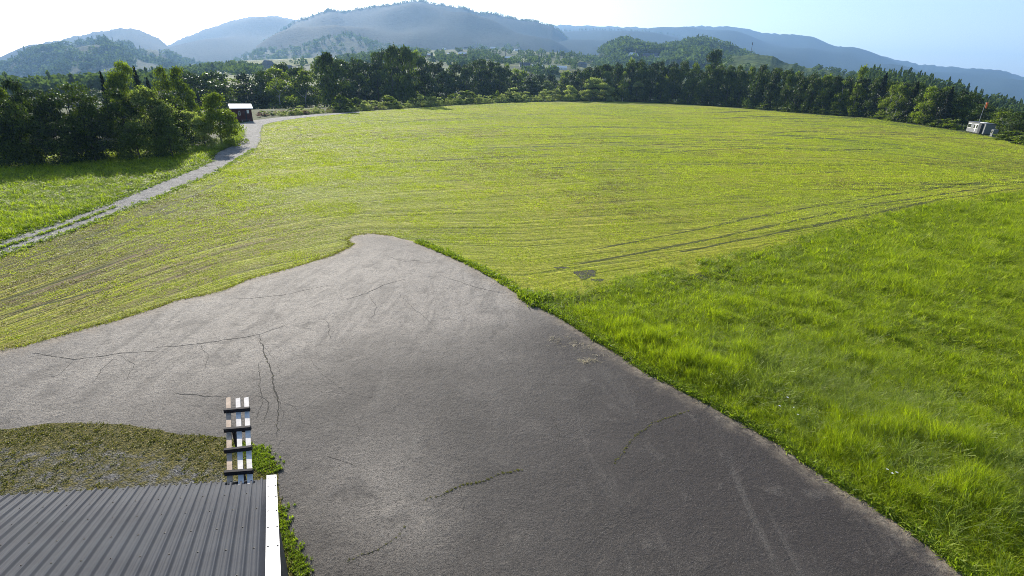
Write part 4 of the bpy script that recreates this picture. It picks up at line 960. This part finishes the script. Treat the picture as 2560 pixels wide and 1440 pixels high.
# crack weeds
p = np.vstack([crack_lines[3][rng.integers(0, len(crack_lines[3]), 150)], crack_lines[4][rng.integers(0, int(len(crack_lines[4]) * 1), 130)], crack_lines[5][rng.integers(0, len(crack_lines[5]), 25)], crack_lines[0][rng.integers(0, len(crack_lines[0]), 14)]]) + rng.normal(0, .015, (319, 2))
scatter('crack_weeds', np.column_stack([p, np.full(len(p), .036)]), rng.uniform(.18, .5, len(p)), MOSS, 'mossy grass growing in the cracks of the asphalt', 'weeds', .3, 10, rng.uniform(.3, .8, len(p)))
# moss and tufts of the gravel patch
p, r = rand_ground(60000, 6, 22, 105, 1.0, R(60)); m = inside(p, isl_np); p, r = p[m], r[m]
dd = segdist(p, isl_rim, False); nn = vnoise(p, 2.2, 8) + vnoise(p, 6, 12) * .6 + np.clip(1.3 - dd, 0, 1.3) * 1.3
m = nn > rng.uniform(-.8, 1.2, len(p)); p = p[m]
scatter('moss', np.column_stack([p, np.full(len(p), .036)]), rng.uniform(.5, 1.3, len(p)), MOSS, 'olive and brown moss tufts over the gravel patch by the shed roof', 'moss', .3, 11, rng.uniform(.6, 1.4, len(p)))
p = along([gp([(640, 1125), (670, 1160), (685, 1190)]), gp([(600, 1115), (640, 1140), (660, 1175)])], 220, .13, 27)
p = np.vstack([p, along([gp([(700, 1270), (712, 1330), (735, 1385), (765, 1450)])], 280, .09, 28)])
scatter('shed_weeds', np.column_stack([p, np.full(len(p), .04)]), rng.uniform(.2, .45, len(p)), WEED, 'leafy green weeds around the corner of the shed', 'weeds', .3, 12, rng.uniform(.3, .7, len(p)))
# straw and pale debris
p = np.vstack([along([gp([(1375, 852), (1440, 862), (1500, 880), (1530, 895)])], 55, .28, 29), along([gp([(1450, 905), (1500, 900)])], 24, .10, 30), along([gp([(1840, 1045), (1880, 1065)])], 30, .12, 31), along([gp(PAVE_R[8:])], 260, .18, 32)])
scatter('straw_litter', np.column_stack([p, np.full(len(p), .042)]), rng.uniform(.5, 1.2, len(p)), STRAW, 'pale dry straw lying along the right rim of the asphalt', 'straw', .2, 13, rng.uniform(.15, .4, len(p)))

# white flower heads near the paving edge
def flower(px, py, h, lb):
    b = G(px, py + 14); o = empty('white_flower', (b[0], b[1], 0)); tag(o, lb, 'flower', 'white flowers in the meadow edge')
    m = MB(); m.tube([(0, 0, 0), (.01, 0, h * .6), (.03, .01, h)], .004, 5); m.build('stem', MT['weed'], o)
    m = MB()
    for k in range(7):
        a = k * .9; c = np.array([.03 + .022 * math.cos(a), .01 + .022 * math.sin(a), h + .008 * (k % 2)]); d = np.array([math.cos(a), math.sin(a), .2]) * .022
        s_ = np.array([-math.sin(a), math.cos(a), 0]) * .012; n = len(m.v)
        m.v += [tuple(c - d), tuple(c + s_), tuple(c + d), tuple(c - s_)]; m.f.append((n, n + 1, n + 2, n + 3))
    m.build('petals', MT['flower'], o)
for px, py, lb in [(2205, 1190, 'white flower head, left one of the bright trio beside the lower asphalt rim'), (2217, 1200, 'white flower head, lowest of the bright trio beside the lower asphalt rim'), (2228, 1198, 'white flower head, right one of the bright trio beside the lower asphalt rim'),
                   (1985, 1050, 'small white flower above the reddish grass near the asphalt rim'), (1960, 1006, 'small white flower highest of the scattered ones by the tall grass'), (1940, 1028, 'small white flower left of the scattered ones by the tall grass'), (1975, 1032, 'small white flower in the middle of the scattered ones by the tall grass')]:
    flower(px, py, .42, lb)

# ------------------------------------------------------------------ shed with ribbed metal roof
ze = 2.4
Ec = G(664, 1199, ze); El = G(0, 1240, ze); e = El - Ec; e[2] = 0; e /= np.linalg.norm(e)      # towards the left
dr_ = ray(672, 760); dr_ /= np.linalg.norm(dr_)
up_ = -dr_                                                                                     # up the roof, towards the camera side
hv = np.array([up_[0], up_[1], 0]); hv /= np.linalg.norm(hv)
print('roof angle between eave and rib', math.degrees(math.acos(abs(e @ hv))), 'pitch', math.degrees(math.asin(up_[2])))
nrm = np.cross(e, up_); nrm /= np.linalg.norm(nrm); nrm = nrm if nrm[2] > 0 else -nrm
shed = empty('shed', (Ec[0], Ec[1], 0)); tag(shed, 'low shed with a grey ribbed metal roof in the bottom left corner', 'shed')
O = np.array([Ec[0], Ec[1], 0.0])
def RP(s, t, h=0.0): return Ec + e * s + up_ * t + nrm * h - O
WID, LEN, SPC = 11.0, 7.0, 0.192
prof = []
s = -0.02
prof.append((s, 0)); ribs = []
k = 0
while s < WID:
    c = .055 + k * SPC
    prof += [(c, 0), (c + .010, .042), (c + .034, .042), (c + .044, 0)]
    mid = c + .056 + (SPC - .056) / 2
    prof += [(mid - .014, 0), (mid - .009, .004), (mid + .009, .004), (mid + .014, 0)]
    ribs.append(c + .028); s = c + SPC; k += 1
V, Fq = [], []
lens = [0, LEN * .25, LEN * .5, LEN * .75, LEN]
for t in lens:
    for (a, h) in prof: V.append(RP(a, t, h))
npf = len(prof)
for j in range(len(lens) - 1):
    for i in range(npf - 1): Fq.append((j * npf + i, (j + 1) * npf + i, (j + 1) * npf + i + 1, j * npf + i + 1))
roof = link('roof', npmesh('roof', V, np.array(Fq), MT['roofmetal']), shed)
sol = roof.modifiers.new('thickness', 'SOLIDIFY'); sol.thickness = .004; sol.offset = -1
# screws: washers on every second pan in rows up the slope, and all along the eave
mb = MB(); mb.tube([(0, 0, 0), (0, 0, .005)], [.014, .014], 10); mb.tube([(0, 0, .005), (0, 0, .013)], [.008, .007], 6)
scm = mb.mesh('screw', MT['screw']); q_ = Vector(nrm).to_track_quat('Z', 'Y')
cnt = 0
for row, t in enumerate([.06, .80, 1.6, 2.4, 3.2, 4.0]):
    for i in range(len(ribs) - 1):
        if row and (i + row) % 2: continue
        if cnt >= 98: break
        sc = ribs[i] + SPC * .5
        pp = RP(sc - .032, t + .02 * math.sin(i * 3.1), .0045)
        x_, y_ = proj(pp + O)
        if x_ < -10 or y_ > 1460: continue
        o = link('screw', scm, roof); o.location = pp; o.rotation_mode = 'QUATERNION'; o.rotation_quaternion = q_; cnt += 1
# verge trim: flat flange on the sheet, raised pale cap, outer drop
m = MB()
def slab(s0, s1, t0, t1, h0, h1, mb):
    mb.hexa([RP(s0, t0, h0), RP(s1, t0, h0), RP(s1, t1, h0), RP(s0, t1, h0), RP(s0, t0, h1), RP(s1, t0, h1), RP(s1, t1, h1), RP(s0, t1, h1)])
slab(-.205, -.025, -.12, LEN, .046, .052, m); slab(-.025, -.020, -.12, LEN, .004, .052, m); slab(-.211, -.205, -.12, LEN, -.16, .052, m); slab(-.205, -.211 + .03, -.125, -.12, -.16, .046, m)
m.build('verge_trim', MT['trim'], roof)
for t in (.1, .6, 1.2, 1.9, 2.6, 3.3):
    for sc in (-.05, -.185):
        o = link('screw', scm, roof); o.location = RP(sc, t, .053); o.rotation_mode = 'QUATERNION'; o.rotation_quaternion = q_
# walls
m = MB(); a0 = .10; w0, w1 = -.10, WID - .1
for (s0, s1, t0, t1) in ((w0, w1, a0, a0 + .1), (w0, w0 + .1, a0 + .1, LEN - .1)):
    p4 = [RP(s0, t0, -.06), RP(s1, t0, -.06), RP(s1, t1, -.06), RP(s0, t1, -.06)]
    m.hexa([(q[0], q[1], 0.0) for q in p4] + p4)
m.build('wall', MT['wallwood'], shed)
m = MB(); m.beam(RP(-.1, .04, -.07), RP(WID, .04, -.07), .025, .14); m.build('eave_board', MT['wallwood'], shed)

# timber rack at the eave
rk0 = G(598, 1205, 2.46); rack = empty('timber_rack', (rk0[0], rk0[1], 0)); tag(rack, 'wooden rack of three pale planks and four dark battens past the shed eave', 'rack')
RO = np.array([rk0[0], rk0[1], 0.0]); zb, zt = 2.46, 2.66
rails = [((575, 1212), (571, 995), 'tan'), ((603, 1212), (595, 997), 'whitewood'), ((626, 1212), (616, 995), 'whitewood')]
RLb = []
for (b, t, mt) in rails:
    pb, pt = G(*b, zb), G(*t, zt); m = MB(); m.beam(pb - RO, pt - RO, .098, .045)
    o = m.build('plank', MT[mt], rack); RLb.append((pb, pt))
    if mt == 'tan': o['label'] = 'tan unbleached plank'
def on_r(i, y):
    pb, pt = RLb[i]; ts = np.linspace(-.1, 1.1, 241); ys = [proj(pb + (pt - pb) * t)[1] for t in ts]
    t = ts[int(np.argmin(np.abs(np.array(ys) - y)))]; return pb + (pt - pb) * t
rn = np.cross(RLb[2][0] - RLb[0][0], RLb[0][1] - RLb[0][0]); rn /= np.linalg.norm(rn); rn = rn if rn[2] > 0 else -rn
for yl, yr in ((1033, 1029), (1081, 1076), (1132, 1127), (1189, 1184)):
    a = on_r(0, yl) + rn * .068; b = on_r(2, yr) + rn * .068; d = (b - a) / np.linalg.norm(b - a)
    m = MB(); m.beam(a - d * .085 - RO, b + d * .075 - RO, .06, .10, rn); m.build('batten', MT['darkwood'], rack)
for i, y, nm in ((0, 1072, 'post'),):
    a = on_r(i, y) - rn * .03; a = a + (on_r(1, y) - on_r(0, y)) * .42
    m = MB(); m.beam((a[0] - RO[0], a[1] - RO[1], .03), (a[0] - RO[0], a[1] - RO[1], a[2] - .02), .06, .06, (0, 1, 0)); m.build(nm, MT['darkwood'], rack)
a = on_r(0, 1072); b = on_r(2, 1072); m = MB(); m.beam(a - rn * .05 - RO, b - rn * .05 - RO, .05, .05); m.build('bearer', MT['darkwood'], rack)

# ------------------------------------------------------------------ small buildings
def house(name, px, py, wpx, rot, eave_h, ridge_h, depth_ratio, wallm, roofm, label, cat, r=None, windows=3, door=False, base=None, over=.3, chimney=False, group=None):
    """gabled building, long side along local x; size from its width in the picture"""
    if px > 1480 and base is None:      # these stand on the foothill
        W = HV['F'].reshape(-1, 3); pr = np.array([proj(q) for q in W]); base = W[int(np.argmin((pr[:, 0] - px) ** 2 + 4 * (pr[:, 1] - py) ** 2))] + [0, 0, 1.0]
        base = P(px, py, math.hypot(base[0], base[1]) - 6)
    p = hit(px, py) if base is None else np.array(base)
    if p is None: p = P(px, py, 1450)
    dep = -(M3.T @ (p - CAMP))[2]; L = wpx * dep / F; D = L * depth_ratio
    o = empty(name, tuple(p), rot); tag(o, label, cat, group)
    if roofm == 'glareroof': ridge_h = eave_h + (ridge_h - eave_h) * .6
    eh, rh = eave_h * L, ridge_h * L
    m = MB(); n = 0
    x, y = L / 2, D / 2
    m.v += [(-x, -y, -1), (x, -y, -1), (x, y, -1), (-x, y, -1), (-x, -y, eh), (x, -y, eh), (x, y, eh), (-x, y, eh), (-x, 0, rh), (x, 0, rh)]
    m.f += [(0, 1, 5, 4), (1, 2, 6, 9, 5), (2, 3, 7, 6), (3, 0, 4, 8, 7)]
    m.build('wall', MT[wallm], o)
    m = MB(); ov = over; th = .12 if L < 15 else .3; sl_ = (rh - eh) / y
    for s in (-1, 1):
        a = [(-x - ov, s * (y + ov), eh - sl_ * ov), (x + ov, s * (y + ov), eh - sl_ * ov), (x + ov, 0, rh), (-x - ov, 0, rh)]
        if s > 0: a = a[::-1]
        m.hexa([(q[0], q[1], q[2] + .02) for q in a] + [(q[0], q[1], q[2] + .02 + th) for q in a])
    rf = m.build('roof', MT[roofm], o)
    if chimney:
        m = MB(); m.box(-.4, .4, -.4, .4, rh - 1, rh + 1.6); m.build('chimney', MT['darkroof'], rf)
    ws = eh * .32
    for k in range(windows):
        cx = -x + L * (k + .5) / windows if not door else -x + L * (k + .5) / (windows + 1)
        m = MB(); m.box(cx - ws * .5, cx + ws * .5, -y - .06, -y - .02, eh * .38, eh * .38 + ws); f = m.build('window', MT['white'], o)
        m = MB(); m.box(cx - ws * .38, cx + ws * .38, -y - .09, -y - .062, eh * .38 + ws * .1, eh * .38 + ws * .9); m.build('pane', MT['glass'], f)
    if door:
        cx = x - L / (windows + 1) / 2; m = MB(); m.box(cx - .45, cx + .45, -y - .06, -y - .02, 0, min(2.0, eh * .85)); m.build('door', MT['white' if wallm != 'white' else 'barnred'], o)
    return o
BL = [
 ('house', 640, 172, 20, .3, .30, .55, .6, 'white', 'darkroof', 'white house with a dark blue roof in the valley left of centre', 'house', True),
 ('house', 672, 170, 24, 1.2, .32, .72, .8, 'cabin', 'darkroof', 'grey gabled house right of the one with the dark blue roof', 'house', False),
 ('barn', 712, 176, 34, .2, .18, .34, .4, 'barnred', 'darkroof', 'low dark roofed barn between trees left of centre', 'barn', False),
 ('barn', 1043, 153, 34, 0, .10, .24, .35, 'wallwood', 'glareroof', 'long barn with a glare-white roof above the highest tree', 'barn', False),
 ('house', 1075, 142, 13, .2, .35, .68, .8, 'barnred', 'glareroof', 'small house with a steep bright roof right of the highest tree', 'house', True),
 ('barn', 1127, 138, 18, 0, .18, .34, .5, 'wallwood', 'glareroof', 'thin pale roofed shed left of the red gabled house in the village', 'barn', False),
 ('house', 1157, 141, 20, -.1, .28, .58, .6, 'barnred', 'glareroof', 'red house with a bright roof in the middle of the village', 'house', True),
 ('barn', 1272, 150, 26, 0, .16, .38, .5, 'barnred', 'glareroof', 'reddish barn with a bright roof beside a dark chimney stack', 'barn', False),
 ('barn', 1312, 168, 26, .1, .22, .40, .6, 'cabin', 'darkroof', 'bluish grey building left of the long glaring roofs', 'barn', False),
 ('barn', 1345, 170, 30, .12, .13, .30, .4, 'white', 'glareroof', 'first long glare-roofed barn, left of the longest one', 'barn', False),
 ('barn', 1394, 174, 44, .05, .10, .25, .35, 'white', 'glareroof', 'longest glare-roofed barn in the village right of centre', 'barn', False),
 ('house', 1455, 168, 18, .6, .38, .66, .8, 'cabin', 'darkroof', 'pale house with a dark roof half hidden by trees right of the barns', 'house', False),
 ('greenhouse', 1490, 145, 32, 0, .07, .16, .4, 'cabin', 'glareroof', 'low pale greenhouse on the slope left of the farm with the spire', 'greenhouse', False),
 ('farmhouse', 1582, 146, 22, .5, .30, .78, .7, 'white', 'glareroof', 'tall farmhouse with a steep bright roof on the slope', 'house', True),
 ('barn', 1624, 146, 36, -.1, .16, .34, .45, 'barnred', 'darkroof', 'red barn with a long dark roof on the farm right of the steep roofed house', 'barn', False),
 ('barn', 1642, 147, 16, .3, .28, .50, .7, 'white', 'glareroof', 'small white shed at the right end of the hillside farm', 'barn', False),
 ('house', 1110, 125, 10, .2, .32, .6, .7, 'white', 'glareroof', 'tiny white house at the top of the village under the hill', 'house', False),
 ('house', 1165, 124, 9, .0, .32, .6, .7, 'white', 'darkroof', 'tiny white house with dark roof above the red village house', 'house', False),
 ('house', 1232, 124, 12, .1, .32, .6, .7, 'white', 'glareroof', 'tiny pale house above the barn with the chimney stack', 'house', False),
 ('house', 1290, 128, 10, .3, .32, .6, .7, 'white', 'glareroof', 'tiny pale house right above the leafy park trees', 'house', False)]
for nm, x, y, wp, rot, eh, rh, dr2, wm, rm, lb, ct, ch in BL:
    house(nm, x, y, wp, rot, eh, rh, dr2, wm, rm, lb, ct, chimney=ch, windows=3 if wp < 25 else 5)
def hill_house(key, px, py, wpx, lb):
    W = HV[key].reshape(-1, 3); pr = np.array([proj(q) for q in W]); i = int(np.argmin((pr[:, 0] - px) ** 2 + 4 * (pr[:, 1] - py) ** 2)); b = W[i]
    house('house', px, py, wpx, .2, .25, .5, .6, 'white', 'glareroof', lb, 'house', base=b + [0, 0, 2.0], windows=2)
hill_house('A2', 196, 146, 13, 'white farmhouse on the hill at the far left, lower of two')
hill_house('A2', 218, 140, 8, 'small white house on the hill at the far left, upper of two')
hill_house('A2', 318, 124, 10, 'tiny white house high on the left hill near its crest')
# dark stack by the barn, mast on the knoll, spire of the farm
b = land(1264, 149); o = empty('chimney_stack', tuple(b)); tag(o, 'thin dark chimney stack behind the reddish barn', 'chimney')
hh = 18 * np.linalg.norm(b) / F; m = MB(); m.tube([(0, 0, 0), (0, 0, hh)], [.9, .55], 8); m.build('shaft', MT['darkmetal'], o); m = MB(); m.tube([(0, 0, hh), (0, 0, hh + .6)], [.75, .75], 8); m.build('cap', MT['darkmetal'], o)
W = HV['F'].reshape(-1, 3); pr = np.array([proj(q) for q in W]); b = W[int(np.argmin((pr[:, 0] - 1590) ** 2 + 4 * (pr[:, 1] - 144) ** 2))]; o = empty('spire', tuple(b)); tag(o, 'slim dark spire beside the steep bright roof of the farm', 'spire')
kk = np.linalg.norm(b) / F; m = MB(); m.box(-2.2 * kk, 2.2 * kk, -2 * kk, 2 * kk, 0, 14 * kk); m.build('tower', MT['cabin'], o); m = MB(); m.tube([(0, 0, 14 * kk), (0, 0, 25 * kk)], [2 * kk, .15], 6); m.build('steeple', MT['darkmetal'], o)
W = HV['G'].reshape(-1, 3); pr = np.array([proj(q) for q in W]); i = int(np.argmin((pr[:, 0] - 1875) ** 2 + 3 * (pr[:, 1] - 137) ** 2)); b = W[i]
o = empty('radio_mast', tuple(b - [0, 0, 1])); tag(o, 'thin radio mast standing on the crest of the bare knoll', 'mast'); kk = np.linalg.norm(b) / F
m = MB(); m.tube([(0, 0, 0), (0, 0, 25 * kk)], [.45 * kk, .3 * kk], 6); m.build('pole', MT['darkmetal'], o); m = MB(); m.tube([(0, 0, 19 * kk), (0, 0, 24 * kk)], [1.0 * kk, 1.0 * kk], 8); m.build('antenna', MT['darkmetal'], o)
b = land(287, 196); o = empty('power_pylon', tuple(b)); tag(o, 'pale power pylon beyond the left woods', 'pylon'); kk = np.linalg.norm(b) / F
m = MB(); 
for sx in (-1, 1): m.beam((sx * 1.8 * kk, 0, 0), (sx * .3 * kk, 0, 20 * kk), .35 * kk, .35 * kk, (0, 1, 0))
for z in (4, 8, 12, 16): m.beam((-(1.8 - z * .07) * kk, 0, z * kk), ((1.8 - z * .07) * kk, 0, z * kk), .25 * kk, .25 * kk, (0, 1, 0))
m.build('lattice', MT['galv'], o)

# red hut by the track
hb = G(606, 302); dep = -(M3.T @ (hb - CAMP))[2]; L = 44 * dep / F
hut = empty('hut', (hb[0], hb[1], 0), math.atan2(-hb[0], hb[1]) * 1 + .10); tag(hut, 'small dark red hut with a glare-white roof beside the gravel track', 'hut')
m = MB(); x, y = L / 2, L * .42; eh, rh = 2.9, 3.5
m.v += [(-x, -y, 0), (x, -y, 0), (x, y, 0), (-x, y, 0), (-x, -y, eh), (x, -y, eh), (x, y, eh), (-x, y, eh), (-x, 0, rh), (x, 0, rh)]; m.f += [(0, 1, 5, 4), (1, 2, 6, 9, 5), (2, 3, 7, 6), (3, 0, 4, 8, 7)]
m.build('wall', MT['red'], hut)
m = MB()
for s in (-1, 1):
    a = [(-x - .35, s * (y + .5), eh - .25), (x + .35, s * (y + .5), eh - .25), (x + .35, 0, rh), (-x - .35, 0, rh)]
    if s > 0: a = a[::-1]
    m.hexa([(q[0], q[1], q[2] + .02) for q in a] + [(q[0], q[1], q[2] + .14) for q in a])
m.build('roof', MT['glareroof'], hut)
m = MB(); m.box(-x * .38, -x * .16, -y - .06, -y - .02, 1.3, 2.2); f = m.build('window', MT['white'], hut); m = MB(); m.box(-x * .35, -x * .19, -y - .09, -y - .062, 1.38, 2.12); m.build('pane', MT['glass'], f)
m = MB(); m.box(x * .5, x * .72, -y - .06, -y - .02, 1.7, 2.4); m.build('window', MT['white'], hut)
m = MB(); m.box(x * .30, x * .44, -y - .05, -y - .02, .05, 2.1); m.build('door', MT['darkwood'], hut)
tb_ = G(607, 303.5); t_ = empty('bench', (tb_[0] + 1.6, tb_[1] - L * .42, 0), hut.rotation_euler[2]); tag(t_, 'pale bench along the front wall of the red hut', 'bench')
m = MB(); m.box(-.9, .9, -.2, .2, .42, .48); m.build('seat', MT['cabin'], t_)
for sx in (-.7, .7):
    m = MB(); m.box(sx - .04, sx + .04, -.18, .18, 0, .42); m.build('leg', MT['cabin'], t_)
sb = G(627, 300); s_ = empty('sign_board', (sb[0], sb[1], 0), .1); tag(s_, 'small white panel on a post at the right corner of the red hut', 'sign')
m = MB(); m.tube([(0, 0, 0), (0, 0, 2.2)], .04, 6); m.build('post', MT['galv'], s_); m = MB(); m.box(-.4, .4, -.03, .03, 1.9, 2.4); m.build('panel', MT['white'], s_)

# grey cabin, crate and windsock at the right
c0 = G(2414, 328.5); c1 = G(2478, 341); d = c1 - c0; L = np.linalg.norm(d); rz = math.atan2(d[1], d[0])
cab = empty('site_cabin', (c0[0], c0[1], 0), rz); tag(cab, 'weathered grey site cabin with dark windows at the right edge of the field', 'cabin')
L = min(L, 11.0); hC = 2.6; dC = 2.0
m = MB(); m.box(0, L, 0, dC, .15, hC); m.build('wall', MT['cabin'], cab)
m = MB(); m.box(-.1, L + .1, -.1, dC + .1, hC + .002, hC + .12); m.build('roof', MT['darkroof'], cab)
m = MB(); m.box(L * .58, L * .80, .2, 1.4, hC + .124, hC + .2); m.build('roof_sheet', MT['glareroof'], cab)
for a, b in ((.03, .24), (.38, .47), (.52, .62)):
    m = MB(); m.box(L * a, L * b, -.05, -.005, 1.1, 2.2); f = m.build('window', MT['white'], cab); m = MB(); m.box(L * a + .1, L * b - .1, -.08, -.052, 1.2, 2.1); m.build('pane', MT['glass'], f)
m = MB(); m.box(L * .48, L * .51, -.05, -.005, .2, 2.3); m.build('corner_post', MT['white'], cab)
m = MB(); m.box(L * .77, L * .90, -.5, -.005, .2, 2.6); m.build('door_porch', MT['darkmetal'], cab)
for k in range(4):
    m = MB(); m.box(L * (.05 + .29 * k), L * (.05 + .29 * k) + .3, .2, .6, 0, .148); m.build('footing', MT['cabin'], cab)
cb = G(2486, 342); o = empty('crate', (cb[0] + .5, cb[1] + 1.0, 0), rz); tag(o, 'pale square crate standing right of the grey cabin', 'crate')
m = MB(); m.box(-.6, .6, -.5, .5, 0, 1.6); m.build('box_body', MT['cabin'], o); m = MB(); m.box(-.35, .25, -.53, -.502, .8, 1.35); m.build('opening', MT['glass'], o)
wb = P(2449, 300, math.hypot(*G(2449, 333)[:2]) + 4); o = empty('windsock', (wb[0], wb[1], 0)); tag(o, 'limp orange windsock hanging from a thin pole behind the grey cabin', 'windsock')
r0 = math.hypot(wb[0], wb[1]); ztop = P(2451, 254, r0)[2]
m = MB(); m.tube([(0, 0, 0), (0, 0, ztop)], [.06, .04], 8); m.build('pole', MT['galv'], o)
m = MB(); n = 12; k = r0 / F
ring = [(0.0, .26), (-.45, .28), (-.9, .23), (-1.3, .18), (-1.5, .14)]
base = 0
for j, (dz, rad) in enumerate(ring):
    for i in range(n):
        a = 2 * math.pi * i / n; rr_ = rad * (1 + .16 * math.sin(3 * a + j)); m.v.append((.50 + rr_ * math.cos(a) * .8 + .03 * j, rr_ * math.sin(a) * .6, ztop - .15 + dz))
for j in range(len(ring) - 1):
    for i in range(n): a = j * n + i; b = j * n + (i + 1) % n; m.f.append((a, b, b + n, a + n))
so_ = m.build('sock', MT['orange'], o, True); sm = so_.modifiers.new('thickness', 'SOLIDIFY'); sm.thickness = .02
m = MB(); m.tube([(0, 0, ztop - .12), (.5, 0, ztop - .12)], .03, 6); m.tube([(.5 + .4 * math.cos(a), .26 * math.sin(a), ztop - .12) for a in np.linspace(0, 6.28, 17)], .02, 5, False); m.build('hoop', MT['galv'], o)

# ------------------------------------------------------------------ haze
hz = bpy.data.materials.new('haze'); hz.use_nodes = True; t = hz.node_tree; t.nodes.remove(t.nodes['Principled BSDF'])
pv = t.nodes.new('ShaderNodeVolumePrincipled'); pv.inputs['Color'].default_value = (0.31, 0.54, 0.90, 1); pv.inputs['Density'].default_value = 1.05e-4; pv.inputs['Anisotropy'].default_value = 0.30
t.links.new(pv.outputs[0], t.nodes['Material Output'].inputs['Volume'])
m = MB(); zlo = min(float(Z.min()), min(W_[..., 2].min() for W_ in HV.values())) - 1.5; zhi = max(W_[..., 2].max() for W_ in HV.values()) + 45
print('haze box', zlo, zhi)
m.box(-11500, 11500, -600, 11500, zlo, zhi); tag(m.build('haze', hz), 'pale blue morning haze filling the valley', 'haze', None, 'stuff')
